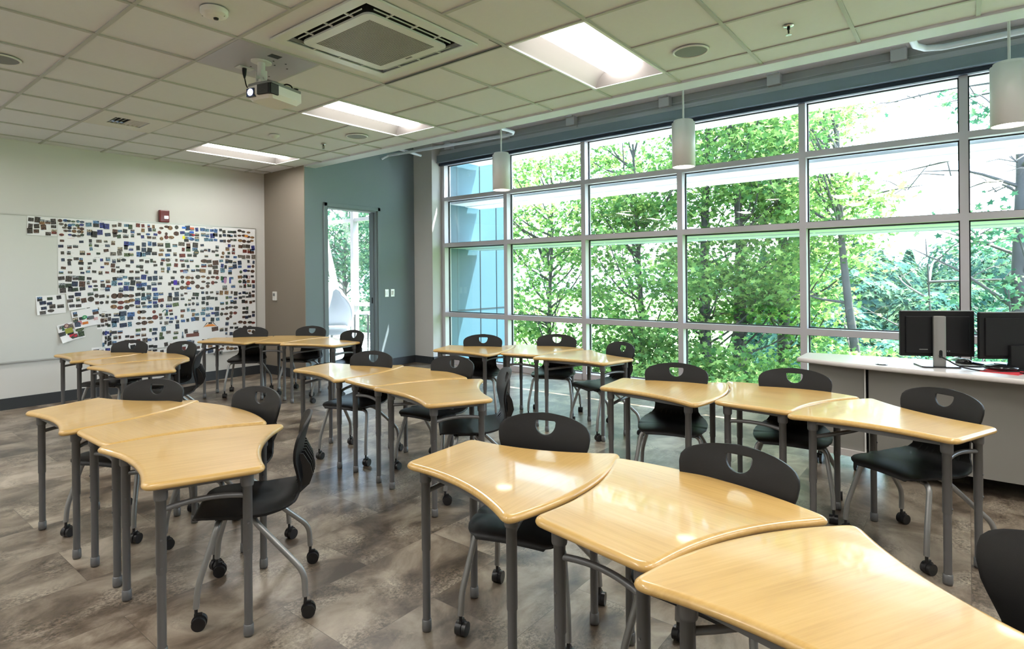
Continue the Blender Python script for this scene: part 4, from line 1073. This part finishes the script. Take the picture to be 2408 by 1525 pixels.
# ------------------------------------------------------------------ lounge beyond the doorway
b = MB(); b.box((4.78, YD+.17, -.12), (8.65, 8.25, 0)); b.box((3.0, 8.25, -.12), (8.65, 14.2, 0)); b.build('floor_lounge', 'concrete', kind='structure')
b = MB(); b.box((3.0, YB+.15, 0), (3.15, 14.2, 6.6)); b.box((3.0, 14.05, 0), (8.6, 14.2, 6.6)); b.box((3.0, YB+.15, 3.0), (XT+.2, YB+.3, 6.6)); b.box((XT+.17, YD+.2, HT), (8.5, YD+.3, 6.6)); b.build('wall_lounge', 'colwhite', kind='structure')
b = MB(); b.box((3.0, YB+.15, 6.6), (8.65, 14.2, 6.7)); b.box((4.6, YD+.2, 6.6), (8.65, YB+.15, 6.7)); b.build('ceiling_lounge', 'tile', kind='structure')  # lounge ceiling raised out of view so that more sun gets in
b = MB(); b.box((6.9, YD+.17, 0), (8.55, YD+.2, 6.6)); b.build('wall_lounge_side', 'colwhite', kind='structure')
w8 = empty('window_8', (0, 0, 0), kind='structure')  # upper glazing rows added out of view to let sun into the lounge
b = MB()
for y in (7.35, 9.25, 11.07, 12.9, 14.0): b.box((8.5, y-.055, 0), (8.65, y+.055, 6.6))
for z0, z1 in ((0, .12), (.74, .82), (2.70, 2.78), (4.6, 4.7), (6.5, 6.6)): b.box((8.52, YD+.2, z0), (8.65, 14.05, z1))
b.build('window_frame', 'alum', w8)
for a, c in ((7.40, 9.19), (9.31, 11.01), (11.13, 12.84)):
    for z0, z1 in ((.12, .74), (.82, 2.70), (2.78, 4.6), (4.7, 6.5)):
        g = MB(); g.box((8.60, a, z0), (8.608, c, z1)); g.build('pane', 'glass', w8)
b = MB(); b.tube([(8.25, 12.15, 3.4), (8.25, 10.95, .0)], .075, 16)  # plain slanted white tube before the lounge glazing
tag(b.build('slanted_tube', 'whiteplastic'), 'slanted white tube standing in the room beyond the doorway', 'brace')
t = empty('lounge_chair', (6.55, 9.15, 0), math.radians(140), 'rounded white lounge chair seen through the doorway', 'lounge chair')
b = MB(); vs = []; fs = []; nu, nv = 16, 14
for i in range(nu+1):
    for j in range(nv+1):
        a = -1.25+2.5*i/nu; v = j/nv; r = .36*(math.sin(PI*(.18+.74*v))**.6)
        vs.append((r*math.sin(a)*1.05, -.32*math.cos(a)*(.8+.2*v)-.04*v, .42+.78*v-.10*abs(a)**2*v))
for i in range(nu):
    for j in range(nv): q = i*(nv+1)+j; fs.append((q, q+1, q+nv+2, q+nv+1))
b.add(vs, fs, True); o = b.build('back_shell', 'fabric', t); md = o.modifiers.new('s', 'SOLIDIFY'); md.thickness = .05
b = MB(); b.lathe((0, 0), [(0, .50), (.26, .50), (.33, .46), (.33, .40), (.26, .36), (0, .36)], 32); b.build('seat_cushion', 'fabric', t)
b = MB(); b.cyl((0, 0), .03, .03, .36, 16); b.lathe((0, 0), [(0, .035), (.26, .02), (.27, 0), (0, 0)], 32); b.build('pedestal', 'chrome', t)
t = empty('side_table', (7.28, 8.95, 0), 0, 'tall white side table beside the lounge chair beyond the doorway', 'side table')
b = MB(); b.prism(rsq(.32, .05), .70, .725); b.build('table_top', 'whiteplastic', t)
for x, y in ((-.2, -.2), (.22, .2), (-.2, .2), (.22, -.2)): b = MB(); b.cyl((x, y), .018, 0, .70, 12); b.build('leg', 'speaker', t)

# ------------------------------------------------------------------ outdoors
b = MB(); b.add([(7.1, -120, -7), (260, -120, -9), (260, 200, -9), (7.1, 200, -7)], [(0, 1, 2, 3)]); b.build('ground', 'grass', kind='structure')
b = MB(); vs = []; fs = []; nn = 80; rg = random.Random(5)
for i in range(nn+1):
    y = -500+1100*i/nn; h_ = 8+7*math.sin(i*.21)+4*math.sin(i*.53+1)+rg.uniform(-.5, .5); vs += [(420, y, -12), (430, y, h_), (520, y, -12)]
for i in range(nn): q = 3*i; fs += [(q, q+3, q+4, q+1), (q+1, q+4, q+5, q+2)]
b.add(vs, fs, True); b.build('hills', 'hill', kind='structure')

def leaf_mesh(name, centers, sizes, m, parent, seed, flat=.6):
    rg = np.random.default_rng(seed); N = len(centers)
    # five-lobed leaf
    ang = np.linspace(0, 2*np.pi, 11)[:-1]; rad = np.where(np.arange(10) % 2 == 0, 1., .48)
    base = np.stack([np.cos(ang)*rad, np.sin(ang)*rad, np.zeros(10)], 1)
    nrm = rg.normal(size=(N, 3)); nrm[:, 2] = np.abs(nrm[:, 2])+flat; nrm /= np.linalg.norm(nrm, axis=1)[:, None]
    t1 = np.cross(nrm, rg.normal(size=(N, 3))); t1 /= np.linalg.norm(t1, axis=1)[:, None]; t2 = np.cross(nrm, t1)
    V = centers[:, None, :] + sizes[:, None, None]*(base[None, :, 0, None]*t1[:, None, :] + base[None, :, 1, None]*t2[:, None, :])
    V = V.reshape(-1, 3).astype(np.float32)
    me = bpy.data.meshes.new(name); me.vertices.add(len(V)); me.vertices.foreach_set('co', V.ravel())
    me.loops.add(len(V)); me.loops.foreach_set('vertex_index', np.arange(len(V), dtype=np.int32))
    me.polygons.add(N); me.polygons.foreach_set('loop_start', np.arange(0, len(V), 10, dtype=np.int32)); me.polygons.foreach_set('loop_total', np.full(N, 10, dtype=np.int32))
    me.update(); me.validate(); me.materials.append(M[m])
    o = bpy.data.objects.new(name, me); C.objects.link(o); o.parent = parent; return o

def tree(label, base, lean, r0, h, crown, ncl, nleaf, sig, ls, m, seed, group='trees outside the window', bare=0, name='leafy_tree'):
    rg = np.random.default_rng(seed)
    t = empty(name, base, 0, label, 'tree', group)
    pts = []; B = Vector((0, 0, 0)); nseg = 9
    for k in range(nseg+1):
        s = k/nseg; pts.append(Vector((lean[0]*s*s*h+.12*math.sin(seed+k*1.1)*s, lean[1]*s*s*h+.12*math.cos(seed*2+k*.9)*s, h*s)))
    b = MB(); b.tube(pts, [r0*(1-.8*k/nseg) for k in range(nseg+1)], 10); 
    cents = []
    for c in range(ncl):
        (cx, cy, cz), (rx, ry, rz) = crown[c % len(crown)]
        d = rg.normal(size=3); d /= np.linalg.norm(d); d *= rg.uniform(.25, 1)**(1/2.2)
        p = Vector((cx-base[0]+d[0]*rx, cy-base[1]+d[1]*ry, cz-base[2]+d[2]*rz)); cents.append(p)
        if c % 2 == 0:
            zt_ = max(.15*h, min(h*.97, p.z-abs(d[0])*1.0-.8)); s = zt_/h*nseg; i = min(nseg-1, int(s)); q = pts[i].lerp(pts[i+1], s-i)
            mid = q.lerp(p, .5)+Vector((rg.uniform(-.15, .15), rg.uniform(-.15, .15), -.18*(p-q).length*.5))
            b.tube(curve_pts([q, mid, p], 4), [.035*(1-.09*k) if k < 9 else .008 for k in range(9)], 6, False)
    for c in range(bare):
        s = rg.uniform(.45, .98)*nseg; i = min(nseg-1, int(s)); q = pts[i].lerp(pts[i+1], s-i); a = rg.uniform(0, 2*math.pi); L = rg.uniform(1.0, 2.6)
        p = q+Vector((math.cos(a)*L, math.sin(a)*L, rg.uniform(-.1, .7)*L)); mid = q.lerp(p, .5)+Vector((rg.uniform(-.2, .2), rg.uniform(-.2, .2), rg.uniform(-.1, .3)))
        b.tube(curve_pts([q, mid, p], 4), [.035-.0035*k for k in range(9)], 6, False)
        for e in range(3):
            q2 = q.lerp(p, rg.uniform(.4, .9)); p2 = q2+Vector((rg.uniform(-.7, .7), rg.uniform(-.7, .7), rg.uniform(-.2, .6)))
            b.tube([q2, q2.lerp(p2, .5)+Vector((0, 0, .06)), p2], [.012, .009, .004], 5, False)
    b.build('trunk', 'bark', t)
    Cn = np.array([c[:] for c in cents]); n_per = rg.poisson(nleaf, len(Cn))
    pos_ = np.repeat(Cn, n_per, axis=0); N = len(pos_)
    pos_ = pos_ + rg.normal(size=(N, 3))*np.array([sig, sig, sig*.42])
    o = leaf_mesh('foliage', pos_, ls*rg.uniform(.6, 1.15, N), m, t, seed+1)
    return t

Q = tree
Q('slim maple framed by the second window bay from the column', (14, 9.2, -7), (0, .002), .11, 12, [((13.6, 9.0, 3.4), (2.0, 1.9, 1.5)), ((13.6, 9.2, 1.0), (2.2, 2.1, 2.0)), ((13.2, 9.3, -1.5), (2.2, 2.3, 1.8))], 120, 85, .34, .085, 'leaf', 11)
Q('bushy maple behind the third window bay from the column', (15.0, 6.9, -7), (0, .01), .14, 12, [((14.5, 6.9, 4.4), (2.2, 2.0, 2.0)), ((14.2, 6.6, 1.2), (2.4, 1.9, 2.2)), ((13.6, 6.7, -1.8), (2.4, 2.0, 2.0))], 150, 100, .36, .085, 'leaf', 12)
Q('thick-trunked maple left of the middle pendant lamp', (15.0, 5.15, -7), (0, -.004), .24, 13, [((14.8, 5.0, 5.4), (2.4, 1.8, 2.0)), ((15.5, 5.0, 2.0), (2.0, 1.7, 2.2)), ((14.0, 5.0, -1.8), (2.2, 1.8, 1.8))], 130, 95, .36, .085, 'leaf', 13)
Q('leaning forked maple in the fourth window bay', (15.5, 4.4, -7), (0, .02), .30, 12, [((15, 4.2, 5.2), (2.3, 1.5, 2.4)), ((16.2, 4.1, 1.8), (2, 1.5, 2.0)), ((14.0, 3.7, -1.7), (2.3, 1.6, 1.8))], 130, 95, .36, .085, 'leaf', 14)
Q('dark straight tree left of the widest mullion', (16.5, 3.75, -7), (0, 0), .24, 14, [((15.6, 3.2, 5.0), (2.2, 1.4, 2.2)), ((15.8, 3.1, 1.6), (2, 1.3, 2.0)), ((14.4, 2.9, -1.8), (2.2, 1.4, 1.7))], 110, 90, .36, .085, 'leaf', 15)
Q('leaning maple in front of the distant tree line', (14.0, 1.52, -7), (0, .058), .17, 11.5, [((13.4, 2.35, 4.2), (1.6, .6, 1.3)), ((13.6, 1.9, 2.6), (1.4, .7, .8)), ((13, 1.7, -.7), (1.8, .9, .7)), ((13, .9, -1.7), (1.8, 1.1, .6))], 60, 75, .30, .08, 'leaf', 16, bare=6)
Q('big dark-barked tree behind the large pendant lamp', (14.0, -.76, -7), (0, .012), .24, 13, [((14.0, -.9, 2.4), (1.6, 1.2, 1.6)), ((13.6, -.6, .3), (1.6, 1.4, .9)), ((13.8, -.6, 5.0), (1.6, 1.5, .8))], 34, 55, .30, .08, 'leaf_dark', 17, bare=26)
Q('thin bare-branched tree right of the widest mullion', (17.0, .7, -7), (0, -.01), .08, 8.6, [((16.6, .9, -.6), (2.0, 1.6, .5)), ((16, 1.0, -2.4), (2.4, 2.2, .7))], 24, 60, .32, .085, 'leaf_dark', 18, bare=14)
Q('low bright shrub crown below the sill at the third bay', (11.2, 5.4, -7), (0, 0), .08, 6.0, [((11.2, 5.6, -1.6), (1.6, 1.7, 1.0)), ((11.4, 4.4, -2.0), (1.5, 1.6, .9))], 80, 90, .30, .075, 'leaf', 19, name='shrub_tree', group='low trees below the window sill')
Q('low bright shrub crown below the sill beside the counter', (11.0, 2.4, -7), (0, 0), .08, 5.6, [((11.0, 3.1, -1.5), (1.5, 1.2, 1.0)), ((11.4, 1.3, -2.05), (1.6, 1.6, .7))], 84, 90, .30, .075, 'leaf', 20, name='shrub_tree', group='low trees below the window sill')
Q('low shrub crown behind the two monitors', (11.6, -.6, -7), (0, 0), .08, 5.6, [((11.6, -.4, -2.1), (1.6, 1.4, .6))], 36, 70, .30, .075, 'leaf', 21, name='shrub_tree', group='low trees below the window sill')
Q('low shrub crown behind the window-side chairs', (11.4, 8.2, -7), (0, 0), .08, 5.6, [((11.6, 8.2, -1.7), (1.6, 1.6, .9))], 50, 80, .30, .075, 'leaf', 22, name='shrub_tree', group='low trees below the window sill')
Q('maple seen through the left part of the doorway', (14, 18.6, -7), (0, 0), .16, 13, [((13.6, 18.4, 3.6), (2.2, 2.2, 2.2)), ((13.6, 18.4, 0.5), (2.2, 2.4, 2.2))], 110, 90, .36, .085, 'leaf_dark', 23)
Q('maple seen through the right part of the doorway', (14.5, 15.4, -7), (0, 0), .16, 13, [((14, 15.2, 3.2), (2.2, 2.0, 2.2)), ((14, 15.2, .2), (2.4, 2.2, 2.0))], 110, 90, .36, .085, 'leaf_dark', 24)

# distant woods
def far_tree(seed, conif):
    rg = np.random.default_rng(seed); t = empty('distant_tree', (0, 0, 0))
    b = MB(); b.tube([(0, 0, 0), (0, 0, 7)], [.22, .1], 6); b.build('trunk', 'bark', t)
    N = 2600
    if conif: z = 2+7.5*rg.uniform(0, 1, N)**1.1; r = (9.8-z)*.36*np.sqrt(rg.uniform(.3, 1, N))
    else:
        d = rg.normal(size=(N, 3)); d /= np.linalg.norm(d, axis=1)[:, None]; bump = 1+.18*np.sin(d[:, 0]*6+seed)*np.cos(d[:, 1]*7); z = 5.6+3.4*d[:, 2]*bump; r = None
    a = rg.uniform(0, 2*np.pi, N)
    P = np.stack([r*np.cos(a), r*np.sin(a), z], 1) if conif else np.stack([3.1*d[:, 0]*bump, 3.1*d[:, 1]*bump, z], 1)
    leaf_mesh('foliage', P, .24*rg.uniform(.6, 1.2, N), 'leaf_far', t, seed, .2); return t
protos = [tree_of(far_tree(40, False)), tree_of(far_tree(41, True)), tree_of(far_tree(42, False))]
rg = random.Random(12); used = set(); n_ = 0
kinds_ = ['broad-crowned tree of the distant woods', 'pointed evergreen of the distant woods', 'rounded tree of the distant woods']
for row, X in enumerate((34, 44, 56, 70, 88)):
    y = -16.0*X/50
    while y < 14*X/50:
        k = rg.randrange(3); o = copy_tree(protos[k]) if k in used else protos[k][0]; used.add(k)
        s = rg.uniform(.85, 1.2)
        o.location = (X+rg.uniform(-3, 3), y, -9.8 + row*.85); o.scale = (s, s, s*(.95+.05*row)); o.rotation_euler = (0, 0, rg.uniform(0, 6))
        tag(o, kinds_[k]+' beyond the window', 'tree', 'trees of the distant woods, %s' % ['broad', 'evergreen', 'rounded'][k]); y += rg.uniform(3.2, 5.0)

# ------------------------------------------------------------------ light
w = bpy.data.worlds.new('sky'); bpy.context.scene.world = w; w.use_nodes = True
nt = w.node_tree; bg = nt.nodes['Background']
sky = nt.nodes.new('ShaderNodeTexSky'); sky.sky_type = 'NISHITA'; sky.sun_disc = False
sd = Vector((1, -.74, 2.75)).normalized()
sky.sun_elevation = math.asin(sd.z); sky.sun_rotation = math.atan2(sd.x, sd.y); sky.air_density = 1.0; sky.dust_density = 3.0; sky.ozone_density = 1.0
mx = nt.nodes.new('ShaderNodeMix'); mx.data_type = 'RGBA'; mx.inputs['Factor'].default_value = .35; mx.inputs['B'].default_value = (4.2, 5.4, 6.4, 1)
nt.links.new(sky.outputs[0], mx.inputs['A']); nt.links.new(mx.outputs['Result'], bg.inputs['Color']); bg.inputs['Strength'].default_value = .72
sl = bpy.data.lights.new('sun', 'SUN'); sl.energy = 18.0; sl.angle = math.radians(.53); sl.color = (1, .96, .88)
so = bpy.data.objects.new('sun', sl); C.objects.link(so); so.rotation_euler = sd.to_track_quat('Z', 'Y').to_euler()
so.location = (12, -4, 14)

# ------------------------------------------------------------------ camera
f_px, yaw, roll, y0, cx = 1373.55, .69049, .00912, 647.61, 1143.07
fw = Vector((math.cos(yaw), math.sin(yaw), 0)); rt = Vector((math.sin(yaw), -math.cos(yaw), 0)); up = Vector((0, 0, 1))
c_, s_ = math.cos(roll), math.sin(roll)
rt2 = rt*c_ - up*s_; up2 = rt*s_ + up*c_
cam = bpy.data.cameras.new('camera'); co = bpy.data.objects.new('camera', cam); C.objects.link(co)
co.matrix_world = Matrix(((rt2.x, up2.x, -fw.x, 0), (rt2.y, up2.y, -fw.y, 0), (rt2.z, up2.z, -fw.z, 1.415), (0, 0, 0, 1)))
cam.sensor_fit = 'HORIZONTAL'; cam.sensor_width = 36; cam.lens = f_px/2408*36; cam.shift_x = (1204-cx)/2408; cam.shift_y = -(762.5-y0)/2408
cam.clip_start = .05; cam.clip_end = 2000
sc = bpy.context.scene; sc.camera = co
vs_ = sc.view_settings; vs_.view_transform = 'Standard'; vs_.look = 'None'; vs_.gamma = 1; vs_.use_curve_mapping = False; vs_.exposure = 1.47
cy = sc.cycles; cy.use_denoising = True; cy.use_adaptive_sampling = True; cy.adaptive_threshold = .03; cy.max_bounces = 7; cy.diffuse_bounces = 4; cy.glossy_bounces = 3; cy.transmission_bounces = 3; cy.transparent_max_bounces = 8
cy.sample_clamp_indirect = 6; cy.caustics_reflective = False; cy.caustics_refractive = False
